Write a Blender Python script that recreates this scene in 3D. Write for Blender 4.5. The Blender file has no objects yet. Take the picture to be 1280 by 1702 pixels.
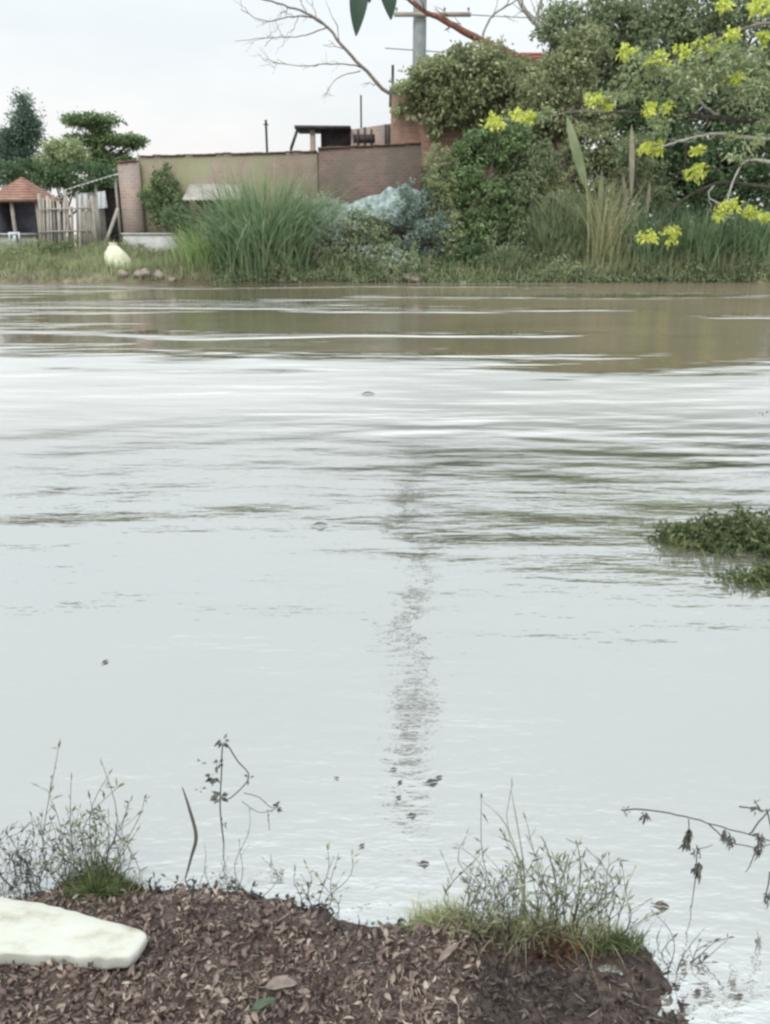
import bpy, math, numpy as np
from mathutils import Vector
rng = np.random.default_rng(11)
S = bpy.context.scene
COL = S.collection
# ------------------------------------------------------------------ camera geometry
CAMZ, F, PIT = 1.75, 1372.0, math.atan((851-392)/1372.0)
cp, sp = math.cos(PIT), math.sin(PIT)
def W(px, py, Y):
    """world point seen at photo pixel (px,py) at ground distance Y"""
    u = (px-640)/F; v = (851-py)/F
    dy = cp+v*sp; dz = -sp+v*cp
    k = Y/dy
    return np.array([u*k, Y, CAMZ+dz*k])
def WZ(px, py, z=0.0):
    """world point seen at photo pixel on the level z"""
    u = (px-640)/F; v = (851-py)/F
    dy = cp+v*sp; dz = -sp+v*cp
    k = (z-CAMZ)/dz
    return np.array([u*k, dy*k, z])
def sc(Y): return Y/1.05/F
# ------------------------------------------------------------------ mesh builder
class MB:
    def __init__(s): s.v=[]; s.f=[]; s.n=0
    def add(s, v, f):
        v=np.asarray(v,float).reshape(-1,3)
        for a in (f if isinstance(f,list) and len(f) and isinstance(f[0],np.ndarray) else [f]):
            a=np.asarray(a,int)
            s.f.append(a+s.n)
        s.v.append(v); s.n+=len(v)
    def box(s, a, b, rot=0, tilt=0, piv=None):
        x0,y0,z0=a; x1,y1,z1=b
        v=np.array([[x0,y0,z0],[x1,y0,z0],[x1,y1,z0],[x0,y1,z0],[x0,y0,z1],[x1,y0,z1],[x1,y1,z1],[x0,y1,z1]],float)
        c=v.mean(0) if piv is None else np.array(piv)
        if rot:
            R=np.array([[math.cos(rot),-math.sin(rot),0],[math.sin(rot),math.cos(rot),0],[0,0,1]]); v=(v-c)@R.T+c
        if tilt:
            R=np.array([[math.cos(tilt),0,math.sin(tilt)],[0,1,0],[-math.sin(tilt),0,math.cos(tilt)]]); v=(v-c)@R.T+c
        s.add(v, np.array([[0,3,2,1],[4,5,6,7],[0,1,5,4],[1,2,6,5],[2,3,7,6],[3,0,4,7]]))
    def beam(s, p, q, w, d=None):
        p=np.array(p,float); q=np.array(q,float); d=d or w
        t=(q-p)/np.linalg.norm(q-p); a=np.cross(t,[0,1,0])
        if np.linalg.norm(a)<.1: a=np.cross(t,[1,0,0])
        a/=np.linalg.norm(a); b=np.cross(t,a)
        v=[c+a*i*w/2+b*j*d/2 for c in (p,q) for i,j in ((-1,-1),(1,-1),(1,1),(-1,1))]
        s.add(v, np.array([[0,1,2,3],[7,6,5,4],[0,4,5,1],[1,5,6,2],[2,6,7,3],[3,7,4,0]]))
    def tube(s, pts, rad, n=6):
        pts=np.asarray(pts,float); m=len(pts); rad=np.broadcast_to(np.asarray(rad,float),(m,))
        t=np.gradient(pts,axis=0); t/=np.linalg.norm(t,axis=1)[:,None]+1e-9
        ref=np.array([0,0,1.]) if abs(t[0][2])<.8 else np.array([1.,0,0])
        vs=[]; a=np.cross(t[0],ref); a/=np.linalg.norm(a)
        ang=np.linspace(0,2*math.pi,n,endpoint=False)
        for i in range(m):
            a=a-t[i]*(a@t[i]); a/=np.linalg.norm(a)+1e-9; b=np.cross(t[i],a)
            vs.append(pts[i]+rad[i]*(np.cos(ang)[:,None]*a+np.sin(ang)[:,None]*b))
        v=np.vstack(vs); f=[]
        for i in range(m-1):
            for k in range(n):
                f.append([i*n+k,i*n+(k+1)%n,(i+1)*n+(k+1)%n,(i+1)*n+k])
        s.add(v,np.array(f))
    def leaves(s, c, d, L, Wd, fold=.15, droop=.15):
        """c positions, d unit directions; pointed folded leaves"""
        n=len(c); L=np.broadcast_to(L,(n,))[:,None]; Wd=np.broadcast_to(Wd,(n,))[:,None]
        r=rng.normal(size=(n,3)); sd=np.cross(d,r); sd/=np.linalg.norm(sd,axis=1)[:,None]+1e-9
        nn=np.cross(d,sd)
        m=c+d*L*.45
        tip=c+d*L; tip=tip-np.array([0,0,1.])*L*droop
        v=np.stack([c,m+sd*Wd*.5+nn*L*fold,tip,m-sd*Wd*.5+nn*L*fold],1).reshape(-1,3)
        i=np.arange(n)*4
        s.add(v,[np.stack([i,i+1,i+2],1),np.stack([i,i+2,i+3],1)])
    def blades(s, base, h, az, lean, w, seg=5, curl=1.0, tw=None):
        """curved grass blades. lean = horizontal reach / height"""
        n=len(base); h=np.broadcast_to(h,(n,)); lean=np.broadcast_to(lean,(n,)); w=np.broadcast_to(w,(n,))
        dirx=np.stack([np.cos(az),np.sin(az),0*az],1)
        fa=az+rng.uniform(-1.2,1.2,n) if tw is None else tw
        sd=np.stack([-np.sin(fa),np.cos(fa),0*fa],1)
        vs=[]
        for k in range(seg+1):
            t=k/seg
            p=base+dirx*(lean*h*t**1.8)[:,None]+np.array([0,0,1.])*(h*(t-curl*.35*lean*t**3))[:,None]
            ww=w*(1-t**1.5)*(.6+.4*min(1,t*4)) + (1e-4 if k==seg else 0)
            vs.append(p-sd*(ww/2)[:,None]); vs.append(p+sd*(ww/2)[:,None])
        v=np.stack(vs,1).reshape(-1,3); m=2*(seg+1); i=np.arange(n)*m
        s.add(v,[np.stack([i+2*k,i+2*k+1,i+2*k+3,i+2*k+2],1) for k in range(seg)])
    def mesh(s,name,off,smooth=False):
        v=np.vstack(s.v)-off
        me=bpy.data.meshes.new(name)
        starts=[];loops=[];tot=0
        for a in s.f:
            k=a.shape[1]; loops.append(a.ravel()); starts.append(tot+np.arange(len(a))*k); tot+=a.size
        loops=np.concatenate(loops); starts=np.concatenate(starts)
        me.vertices.add(len(v)); me.vertices.foreach_set('co',v.ravel().astype(np.float32))
        me.loops.add(tot); me.loops.foreach_set('vertex_index',loops.astype(np.int32))
        me.polygons.add(len(starts)); me.polygons.foreach_set('loop_start',starts.astype(np.int32))
        me.update(calc_edges=True); me.validate()
        if smooth: me.polygons.foreach_set('use_smooth',[True]*len(me.polygons))
        return me
def wloc(o):
    p=np.zeros(3)
    while o: p+=np.array(o.location); o=o.parent
    return p
def thing(name,label,cat,loc,group=None,kind=None):
    o=bpy.data.objects.new(name,None); COL.objects.link(o); o.location=loc; o.empty_display_size=.2
    o['label']=label; o['category']=cat
    if group: o['group']=group
    if kind: o['kind']=kind
    return o
def part(name,mb,mat,parent,smooth=False,label=None):
    o=bpy.data.objects.new(name,mb.mesh(name,wloc(parent),smooth)); o.data.materials.append(mat)
    COL.objects.link(o); o.parent=parent
    if label:o['label']=label
    return o
def solo(name,mb,mat,label,cat,loc,group=None,kind=None,smooth=False):
    o=bpy.data.objects.new(name,mb.mesh(name,np.array(loc,float),smooth)); o.data.materials.append(mat)
    COL.objects.link(o); o.location=loc
    if label:o['label']=label
    if cat:o['category']=cat
    if group:o['group']=group
    if kind:o['kind']=kind
    return o
# ------------------------------------------------------------------ materials
def newmat(name):
    m=bpy.data.materials.new(name); m.use_nodes=True; nt=m.node_tree; nt.nodes.clear()
    out=nt.nodes.new('ShaderNodeOutputMaterial'); return m,nt,out
def ramp(nt,fac,stops):
    r=nt.nodes.new('ShaderNodeValToRGB'); nt.links.new(fac,r.inputs[0]); e=r.color_ramp.elements
    while len(e)<len(stops): e.new(.5)
    for i,(p,c) in enumerate(stops): e[i].position=p; e[i].color=(*c,1)
    return r.outputs[0]
def noise(nt,vec,scale,detail=4,rough=.55):
    n=nt.nodes.new('ShaderNodeTexNoise'); n.inputs['Scale'].default_value=scale; n.inputs['Detail'].default_value=detail
    n.inputs['Roughness'].default_value=rough; nt.links.new(vec,n.inputs['Vector']); return n.outputs['Fac']
def mth(nt,op,a,b=None,c=None,clamp=False):
    n=nt.nodes.new('ShaderNodeMath'); n.operation=op; n.use_clamp=clamp
    for i,x in enumerate((a,b,c)):
        if x is None: continue
        if isinstance(x,(int,float)): n.inputs[i].default_value=x
        else: nt.links.new(x,n.inputs[i])
    return n.outputs[0]
def mapr(nt,x,a,b,c=0.,d=1.,smooth=True):
    n=nt.nodes.new('ShaderNodeMapRange'); n.interpolation_type='SMOOTHSTEP' if smooth else 'LINEAR'
    nt.links.new(x,n.inputs[0])
    for i,k in zip(range(1,5),(a,b,c,d)): n.inputs[i].default_value=k
    return n.outputs[0]
def mixc(nt,f,a,b,mode='MIX'):
    n=nt.nodes.new('ShaderNodeMix'); n.data_type='RGBA'; n.blend_type=mode
    if isinstance(f,(int,float)): n.inputs[0].default_value=f
    else: nt.links.new(f,n.inputs[0])
    for i,x in ((6,a),(7,b)):
        if isinstance(x,tuple): n.inputs[i].default_value=(*x,1)
        else: nt.links.new(x,n.inputs[i])
    return n.outputs[2]
def objco(nt,world=False):
    if world: return nt.nodes.new('ShaderNodeNewGeometry').outputs['Position']
    return nt.nodes.new('ShaderNodeTexCoord').outputs['Object']
def foliage(name,cols,clump=1.2,trans=.3,rough=.5,spec=.25):
    """cols: 3+ leaf colours picked per leaf and by clump"""
    q=1.0 if name in('hanging_leaves','reddish_leaves') else 1.1
    cols=[tuple(q*(.85*v+.15*(.3*c[0]+.6*c[1]+.1*c[2])) for v in c) for c in cols]
    m,nt,out=newmat(name); P=objco(nt)
    isl=nt.nodes.new('ShaderNodeNewGeometry').outputs['Random Per Island']
    n=noise(nt,P,clump,3)
    f=mth(nt,'ADD',mth(nt,'MULTIPLY',isl,.55),mth(nt,'MULTIPLY',mapr(nt,n,.3,.7),.45))
    c=ramp(nt,f,[(i/(len(cols)-1),k) for i,k in enumerate(cols)])
    b=nt.nodes.new('ShaderNodeBsdfPrincipled'); nt.links.new(c,b.inputs['Base Color']); b.inputs['Roughness'].default_value=rough
    b.inputs['Specular IOR Level'].default_value=spec
    t=nt.nodes.new('ShaderNodeBsdfTranslucent'); nt.links.new(c,t.inputs['Color'])
    mx=nt.nodes.new('ShaderNodeMixShader'); mx.inputs[0].default_value=trans
    nt.links.new(b.outputs[0],mx.inputs[1]); nt.links.new(t.outputs[0],mx.inputs[2]); nt.links.new(mx.outputs[0],out.inputs[0])
    return m
def rough_mat(name,cols,scale=3,bump=.3,rough=.85,detail=6,island=0,dist=.02,stretch=None,spec=.3,wet=False):
    m,nt,out=newmat(name); P=objco(nt)
    if stretch:
        mp=nt.nodes.new('ShaderNodeMapping'); mp.inputs['Scale'].default_value=stretch; nt.links.new(P,mp.inputs[0]); P=mp.outputs[0]
    n=noise(nt,P,scale,detail,.62); f=mapr(nt,n,.28,.72,smooth=False)
    if island:
        isl=nt.nodes.new('ShaderNodeNewGeometry').outputs['Random Per Island']
        f=mth(nt,'ADD',mth(nt,'MULTIPLY',isl,island),mth(nt,'MULTIPLY',f,1-island))
    c=ramp(nt,f,[(i/(len(cols)-1),k) for i,k in enumerate(cols)])
    if wet:
        PP=objco(nt,True); zz=nt.nodes.new('ShaderNodeSeparateXYZ'); nt.links.new(PP,zz.inputs[0])
        wf=mapr(nt,mth(nt,'ADD',zz.outputs[2],mth(nt,'MULTIPLY',mth(nt,'SUBTRACT',noise(nt,PP,7,3),.5),.07)),.018,.075,.25,1.)
        c=mixc(nt,1.0,c,mixc(nt,wf,(0,0,0),(1,1,1)),'MULTIPLY')
    b=nt.nodes.new('ShaderNodeBsdfPrincipled'); nt.links.new(c,b.inputs['Base Color']); b.inputs['Roughness'].default_value=rough
    b.inputs['Specular IOR Level'].default_value=spec
    if bump:
        bp=nt.nodes.new('ShaderNodeBump'); bp.inputs['Strength'].default_value=bump; bp.inputs['Distance'].default_value=dist
        nt.links.new(noise(nt,P,scale*4,5),bp.inputs['Height']); nt.links.new(bp.outputs[0],b.inputs['Normal'])
    nt.links.new(b.outputs[0],out.inputs[0]); return m
def brick_mat(name,c1,c2,mortar,stain,stain_amt=.5,scale=1.0,moss=None):
    m,nt,out=newmat(name); P=objco(nt)
    sx=nt.nodes.new('ShaderNodeSeparateXYZ'); nt.links.new(P,sx.inputs[0])
    cx=nt.nodes.new('ShaderNodeCombineXYZ'); nt.links.new(mth(nt,'ADD',sx.outputs[0],sx.outputs[1]),cx.inputs[0]); nt.links.new(sx.outputs[2],cx.inputs[1])
    b=nt.nodes.new('ShaderNodeTexBrick'); nt.links.new(cx.outputs[0],b.inputs['Vector'])
    b.inputs['Color1'].default_value=(*c1,1); b.inputs['Color2'].default_value=(*c2,1); b.inputs['Mortar'].default_value=(*mortar,1)
    b.inputs['Scale'].default_value=scale; b.inputs['Brick Width'].default_value=.3; b.inputs['Row Height'].default_value=.13; b.inputs['Mortar Size'].default_value=.012
    c=mixc(nt,mth(nt,'MULTIPLY',mapr(nt,noise(nt,P,.6,6,.65),.4,.62),stain_amt),b.outputs[0],stain)
    if moss: c=mixc(nt,mth(nt,'MULTIPLY',mapr(nt,noise(nt,P,.45,6,.7),.40,.58),.85),c,moss)
    s=nt.nodes.new('ShaderNodeBsdfPrincipled'); nt.links.new(c,s.inputs['Base Color']); s.inputs['Roughness'].default_value=.9
    bp=nt.nodes.new('ShaderNodeBump'); bp.inputs['Strength'].default_value=.5; bp.inputs['Distance'].default_value=.02
    nt.links.new(mth(nt,'ADD',mth(nt,'MULTIPLY',b.outputs['Fac'],-1),noise(nt,P,12,4)),bp.inputs['Height']); nt.links.new(bp.outputs[0],s.inputs['Normal'])
    nt.links.new(s.outputs[0],out.inputs[0]); return m
G=lambda r,g,b:(r,g,b)
FM={
 'dark':foliage('dark_leaves',[G(0.054,0.102,0.042),G(0.102,0.174,0.072),G(0.180,0.264,0.120)]),
 'mid':foliage('mid_leaves',[G(.07,.13,.05),G(.14,.22,.08),G(.28,.36,.15)]),
 'light':foliage('light_leaves',[G(.17,.22,.10),G(.30,.37,.17),G(.50,.56,.30)]),
 'olive':foliage('olive_leaves',[G(.13,.16,.08),G(.27,.31,.14),G(.45,.48,.26)]),
 'blue':foliage('bluish_leaves',[G(.09,.14,.11),G(.19,.26,.21),G(.34,.42,.36)]),
 'grey':foliage('greygreen_leaves',[G(.11,.15,.07),G(.22,.28,.14),G(.38,.43,.24)]),
 'palegrey':foliage('pale_leaves',[G(0.216,0.288,0.204),G(0.396,0.480,0.372),G(0.624,0.684,0.576)]),
 'conifer':foliage('conifer_leaves',[G(0.072,0.120,0.084),G(0.120,0.192,0.132),G(0.192,0.276,0.204)]),
 'yellow':foliage('yellow_blossom',[G(.42,.50,.05),G(.60,.66,.07),G(.78,.80,.20)],trans=.35),
 'reed':foliage('reed_leaves',[G(.07,.13,.06),G(.15,.24,.11),G(.33,.41,.22)],clump=2),
 'reedlight':foliage('bright_reed_leaves',[G(0.180,0.288,0.084),G(0.288,0.420,0.132),G(0.432,0.552,0.216)],clump=2),
 'straw':foliage('straw_leaves',[G(0.180,0.192,0.084),G(0.336,0.348,0.168),G(0.552,0.528,0.336)],clump=8),
 'sprig':foliage('sprig_leaves',[G(0.096,0.102,0.072),G(0.204,0.228,0.132),G(0.408,0.444,0.264)],clump=15),
 'tuft':foliage('tuft_leaves',[G(.05,.075,.03),G(.12,.16,.05),G(.25,.28,.12)],clump=20),
 'redtuft':foliage('reddish_leaves',[G(.05,.025,.015),G(.12,.055,.03),G(.22,.15,.06)],clump=20),
 'island':foliage('water_grass_leaves',[G(.03,.045,.015),G(.085,.115,.035),G(.22,.24,.10)],clump=9),
 'dead':foliage('dead_leaves',[G(0.168,0.156,0.108),G(0.300,0.276,0.192),G(0.456,0.420,0.312)],trans=.15),
 'wet':foliage('wet_leaves',[G(0.055,0.055,0.046),G(0.099,0.099,0.083),G(0.176,0.176,0.154)],trans=.1,clump=12),
 'near':foliage('hanging_leaves',[G(0.030,0.060,0.040),G(0.040,0.080,0.050),G(0.050,0.090,0.060)],trans=.2),
}
M_bark=rough_mat('grey_bark',[G(.10,.085,.07),G(.2,.17,.14),G(.30,.27,.23)],6,.6)
M_palebark=rough_mat('pale_bark',[G(.25,.23,.2),G(.4,.38,.34),G(.52,.5,.45)],6,.4)
M_darkbark=rough_mat('dark_bark',[G(.03,.025,.02),G(.06,.05,.04),G(.1,.085,.07)],6,.6)
M_redbark=rough_mat('red_bark',[G(.10,.04,.03),G(.18,.08,.055),G(.26,.13,.09)],5,.4)
M_conc=rough_mat('concrete',[G(.22,.24,.24),G(.30,.33,.33),G(.38,.40,.40)],2,.2)
M_paleconc=rough_mat('pale_plaster',[G(.35,.34,.32),G(.48,.48,.46),G(.6,.6,.58)],2,.2)
M_tin=rough_mat('tin_sheet',[G(.16,.13,.11),G(.30,.28,.25),G(.42,.41,.38)],1.2,.2,rough=.55)
M_wood=rough_mat('weathered_wood',[G(.14,.12,.10),G(.30,.27,.23),G(.50,.46,.40)],3,.3,island=.6)
M_darkwood=rough_mat('dark_wood',[G(.03,.027,.03),G(.06,.05,.055),G(.10,.085,.08)],3,.3)
M_tile=rough_mat('clay_tile',[G(.22,.12,.09),G(.36,.20,.15),G(.44,.30,.24)],2.5,.3)
M_rtile=rough_mat('red_tile',[G(.16,.06,.045),G(.26,.10,.075),G(.34,.17,.12)],2.5,.3)
M_coping=rough_mat('coping_tile',[G(.08,.05,.04),G(.15,.09,.07),G(.22,.15,.12)],3,.3)
M_tarp=rough_mat('tarp',[G(.10,.14,.12),G(.24,.31,.29),G(.42,.50,.49)],5,.6,rough=.45,dist=.05)
M_sack=rough_mat('sack',[G(.50,.50,.36),G(.66,.66,.50),G(.75,.75,.62)],3,.5,rough=.7,dist=.03)
M_cloth=rough_mat('cloth',[G(.45,.48,.5),G(.6,.63,.65),G(.72,.74,.75)],3,.3,dist=.03)
M_rubble=rough_mat('rubble',[G(.12,.09,.075),G(.28,.22,.19),G(.5,.46,.42)],5,.5,island=.7)
M_foam=rough_mat('foam_board',[G(.14,.12,.08),G(.36,.35,.28),G(.46,.46,.40),G(.48,.48,.43),G(.50,.50,.46)],6,.6,rough=.8,dist=.004,detail=10,stretch=(1,2.2,1))
M_litter=rough_mat('leaf_litter',[G(.025,.016,.014),G(.055,.035,.030),G(.10,.065,.054),G(.15,.105,.085),G(.23,.18,.14),G(.45,.38,.31)],6,.3,rough=.6,island=.78,dist=.002,spec=.45,wet=True)
M_twigw=rough_mat('wet_twig',[G(.03,.025,.02),G(.07,.055,.045),G(.12,.10,.08)],20,.2,rough=.6)
M_wall=brick_mat('mossy_brick',G(.29,.18,.14),G(.22,.145,.115),G(.28,.24,.2),G(.28,.25,.2),.8,moss=G(.24,.25,.14))
M_pink=brick_mat('pink_brick',G(.36,.25,.21),G(.27,.185,.16),G(.36,.33,.29),G(.30,.27,.24),.75)
M_brown=brick_mat('brown_brick',G(.20,.125,.105),G(.14,.09,.08),G(.19,.165,.145),G(.11,.10,.075),.8)
M_house=brick_mat('house_brick',G(.33,.16,.12),G(.24,.125,.095),G(.24,.2,.16),G(.20,.18,.12),.6)
M_plasterw=rough_mat('blue_plaster',[G(.16,.16,.2),G(.25,.26,.32),G(.34,.35,.4)],2,.2)
# ------------------------------------------------------------------ ground: one sheet, river bed included
SHX=np.array([-60,-6,-1.25,-.75,-.45,-.28,-.05,.08,.3,.48,.62,.70,.78,1.2,3,8,60.])
def shore_pts():
    s=[(0,1488),(120,1480),(240,1478),(330,1478),(450,1488),(560,1528),(690,1532),(800,1545),(900,1552),(1000,1572),(1060,1590),(1105,1622)]
    P=[WZ(a,b+(18 if a<800 else 9),.0) for a,b in s]; xs=[p[0] for p in P]; ys=[p[1] for p in P]
    xs=[-60,-8,-2]+xs+[xs[-1]+.03,xs[-1]+.12,1.6,5,60]; ys=[3.,2.6,1.95]+ys+[1.38,1.2,1.0,.6,.6]
    return np.array(xs),np.array(ys)
SX,SY=shore_pts()
def vnoise(x,y,s,seed=0):
    x=x*s+seed*17.3; y=y*s+seed*9.1
    xi=np.floor(x); yi=np.floor(y); fx=x-xi; fy=y-yi; fx=fx*fx*(3-2*fx); fy=fy*fy*(3-2*fy)
    def h(a,b):
        t=np.sin(a*127.1+b*311.7+seed*3.3)*43758.5453; return t-np.floor(t)
    return (h(xi,yi)*(1-fx)+h(xi+1,yi)*fx)*(1-fy)+(h(xi,yi+1)*(1-fx)+h(xi+1,yi+1)*fx)*fy-.5
def sst(x,a,b): t=np.clip((x-a)/(b-a),0,1); return t*t*(3-2*t)
def ground_h(x,y):
    x=np.asarray(x,float); y=np.asarray(y,float)
    ys=np.interp(x,SX,SY)+.06*vnoise(x,y*0,7,1)+.03*vnoise(x,y*0,21,2)+.016*vnoise(x,y*0,60,22)
    d=ys-y                                     # >0 on the near bank
    near=np.where(d>0,.012+.065*sst(d,0,.10)+.02*sst(d,.1,.6)+.25*sst(d,1,8),.012+np.maximum(d*.35,-.9))
    amp=np.where(d>-.05,1,.3)*np.clip(1-(np.abs(x)+np.abs(y))/30,0,1)
    wetp=sst(x,.10,.30)*sst(1.70-y,0,.10)*sst(y,1.1,1.2)
    near=near*(1-.93*wetp*(d>0))
    near=near+amp*(.030*vnoise(x,y,9,3)+.016*vnoise(x,y,24,4)+.010*vnoise(x,y,60,5))*sst(d,-.05,.12)
    fs=33.75+.5*vnoise(x,y*0,.35,6)+.25*vnoise(x,y*0,1.3,7)
    e=y-fs
    far=np.where(e>0,.45*sst(e,0,.7)+.55*sst(e,.8,4.5)+.15*sst(e,5,12),np.maximum(e*.3,-.9))
    far=far+.18*vnoise(x,y,1.1,8)*sst(e,.0,1.5)+.06*vnoise(x,y,3.5,9)*sst(e,-.1,1)
    return np.where(y<14,near,far)
gx=np.concatenate([-np.geomspace(900,19,16),np.linspace(-18,-1.5,45)[:-1],np.linspace(-1.5,1.5,301),np.linspace(1.5,18,45)[1:],np.geomspace(19,900,16)])
gy=np.concatenate([-np.geomspace(300,1,14),np.linspace(-.5,1.15,10),np.linspace(1.18,2.15,98),np.linspace(2.3,32,12),np.linspace(32.6,45,70),np.geomspace(46,1500,20)])
GX,GY=np.meshgrid(gx,gy); GZ=ground_h(GX,GY)
g=MB(); nx,ny=len(gx),len(gy)
ii=(np.arange(ny-1)[:,None]*nx+np.arange(nx-1)[None]).ravel()
g.add(np.stack([GX,GY,GZ],-1).reshape(-1,3),np.stack([ii,ii+1,ii+nx+1,ii+nx],1))
m,nt,out=newmat('earth'); P=objco(nt,True); sx=nt.nodes.new('ShaderNodeSeparateXYZ'); nt.links.new(P,sx.inputs[0])
mud=ramp(nt,mapr(nt,noise(nt,P,14,8,.7),.3,.7),[(0,G(.028,.019,.016)),(.5,G(.065,.044,.036)),(1,G(.13,.095,.078))])
gr=ramp(nt,mapr(nt,noise(nt,P,1.4,6,.7),.3,.7),[(0,G(.06,.045,.03)),(.4,G(.12,.10,.06)),(.75,G(.15,.14,.08)),(1,G(.26,.23,.17))])
c=mixc(nt,mapr(nt,sx.outputs[1],10,20),mud,gr)
b=nt.nodes.new('ShaderNodeBsdfPrincipled'); nt.links.new(c,b.inputs['Base Color'])
nt.links.new(mapr(nt,noise(nt,P,9,3),.4,.65,.35,.9),b.inputs['Roughness']); b.inputs['Specular IOR Level'].default_value=.4
bp=nt.nodes.new('ShaderNodeBump'); bp.inputs['Strength'].default_value=.8; bp.inputs['Distance'].default_value=.01
nt.links.new(noise(nt,P,90,6,.65),bp.inputs['Height']); nt.links.new(bp.outputs[0],b.inputs['Normal']); nt.links.new(b.outputs[0],out.inputs[0])
gnd=solo('ground',g,m,None,None,(0,0,0),kind='structure',smooth=True)
# ------------------------------------------------------------------ river
w=MB(); w.add([[-900,-3,0],[900,-3,0],[900,36,0],[-900,36,0]],np.array([[0,1,2,3]]))
m,nt,out=newmat('river_water'); P=objco(nt,True); sx=nt.nodes.new('ShaderNodeSeparateXYZ'); nt.links.new(P,sx.inputs[0]); Yc=sx.outputs[1]
def mapped(s,rot=0):
    mp=nt.nodes.new('ShaderNodeMapping'); mp.inputs['Scale'].default_value=s; mp.inputs['Rotation'].default_value=(0,0,rot); nt.links.new(P,mp.inputs[0]); return mp.outputs[0]
# wind patches: far water is banded, mid water rippled, near water calm
patch=noise(nt,mapped((.07,.30,1),.02),1,4,.55)
edge=noise(nt,mapped((.30,1.2,1),.02),1,3,.5)
far_mask=mapr(nt,mth(nt,'ADD',Yc,mth(nt,'ADD',mth(nt,'MULTIPLY',mth(nt,'SUBTRACT',edge,.5),7.),mth(nt,'MULTIPLY',sx.outputs[0],.17))),11.4,12.8)
band=mapr(nt,mth(nt,'ADD',patch,mapr(nt,sx.outputs[0],-10,8,.045,-.03)),.52,.60)
Yn=mth(nt,'ADD',Yc,mth(nt,'MULTIPLY',mth(nt,'SUBTRACT',noise(nt,mapped((.5,.5,1)),1,2),.5),2.4))
mid_mask=mth(nt,'ADD',mapr(nt,Yn,2.2,3.8,0,.50),mapr(nt,mth(nt,'ADD',Yn,mth(nt,'MULTIPLY',sx.outputs[0],.25)),6.0,8.5,0,1.2))
r1=noise(nt,mapped((.9,3.4,1),.05),1,2,.4)
r2=noise(nt,mapped((.5,1.35,1),-.08),1,3,.5)
r3=noise(nt,mapped((7,18,1),.1),1,3,.55)
r4=noise(nt,mapped((1.0,1.6,1),.2),1,2,.4)
midamp=mth(nt,'MULTIPLY',mid_mask,mapr(nt,noise(nt,mapped((.35,.8,1),.1),1,2),.3,.65,.5,1.1))
nfar=mth(nt,'SUBTRACT',1,far_mask)
farA=mth(nt,'ADD',.12,mth(nt,'MULTIPLY',band,1.5))
amp=mth(nt,'ADD',mth(nt,'MULTIPLY',midamp,nfar),mth(nt,'MULTIPLY',farA,far_mask))
fine=noise(nt,mapped((5,26,1),.04),1,2,.5)
h=mth(nt,'ADD',mth(nt,'MULTIPLY',r1,.052),mth(nt,'MULTIPLY',r2,.10))
h=mth(nt,'ADD',h,mth(nt,'MULTIPLY',fine,.008))
h=mth(nt,'MULTIPLY',h,amp)
h=mth(nt,'ADD',h,mth(nt,'MULTIPLY',r4,.006))
h=mth(nt,'ADD',h,mth(nt,'MULTIPLY',r3,.0034))
bp=nt.nodes.new('ShaderNodeBump'); bp.inputs['Strength'].default_value=1; bp.inputs['Distance'].default_value=1; nt.links.new(h,bp.inputs['Height'])
mudc=ramp(nt,noise(nt,mapped((.25,.7,1)),1,4),[(.3,G(.18,.155,.11)),(.7,G(.25,.20,.135))])
mudc=mixc(nt,far_mask,(.21,.195,.165),mudc)
df=nt.nodes.new('ShaderNodeBsdfDiffuse'); nt.links.new(mudc,df.inputs[0])
gl=nt.nodes.new('ShaderNodeBsdfGlossy'); gl.inputs['Color'].default_value=(.885,.935,.945,1); nt.links.new(bp.outputs[0],gl.inputs['Normal']); nt.links.new(mixc(nt,mapr(nt,Yc,3.5,9),(.885,.93,.935),(.875,.87,.85)),gl.inputs['Color'])
nt.links.new(mth(nt,'ADD',.03,mth(nt,'MULTIPLY',mth(nt,'MULTIPLY',mapr(nt,Yc,4.5,9.5),.36),nfar)),gl.inputs['Roughness'])
fr=nt.nodes.new('ShaderNodeFresnel'); fr.inputs['IOR'].default_value=1.5; nt.links.new(bp.outputs[0],fr.inputs['Normal'])
fac=mth(nt,'MINIMUM',mth(nt,'ADD',.42,mth(nt,'MULTIPLY',fr.outputs[0],1.15)),mth(nt,'SUBTRACT',.93,mth(nt,'MULTIPLY',far_mask,mth(nt,'SUBTRACT',mapr(nt,sx.outputs[0],-9,7,.08,.38),mth(nt,'MULTIPLY',band,.35)))))
mx=nt.nodes.new('ShaderNodeMixShader'); nt.links.new(fac,mx.inputs[0]); nt.links.new(df.outputs[0],mx.inputs[1]); nt.links.new(gl.outputs[0],mx.inputs[2]); nt.links.new(mx.outputs[0],out.inputs[0])
solo('river_water',w,m,None,None,(0,0,0),kind='structure')
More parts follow.
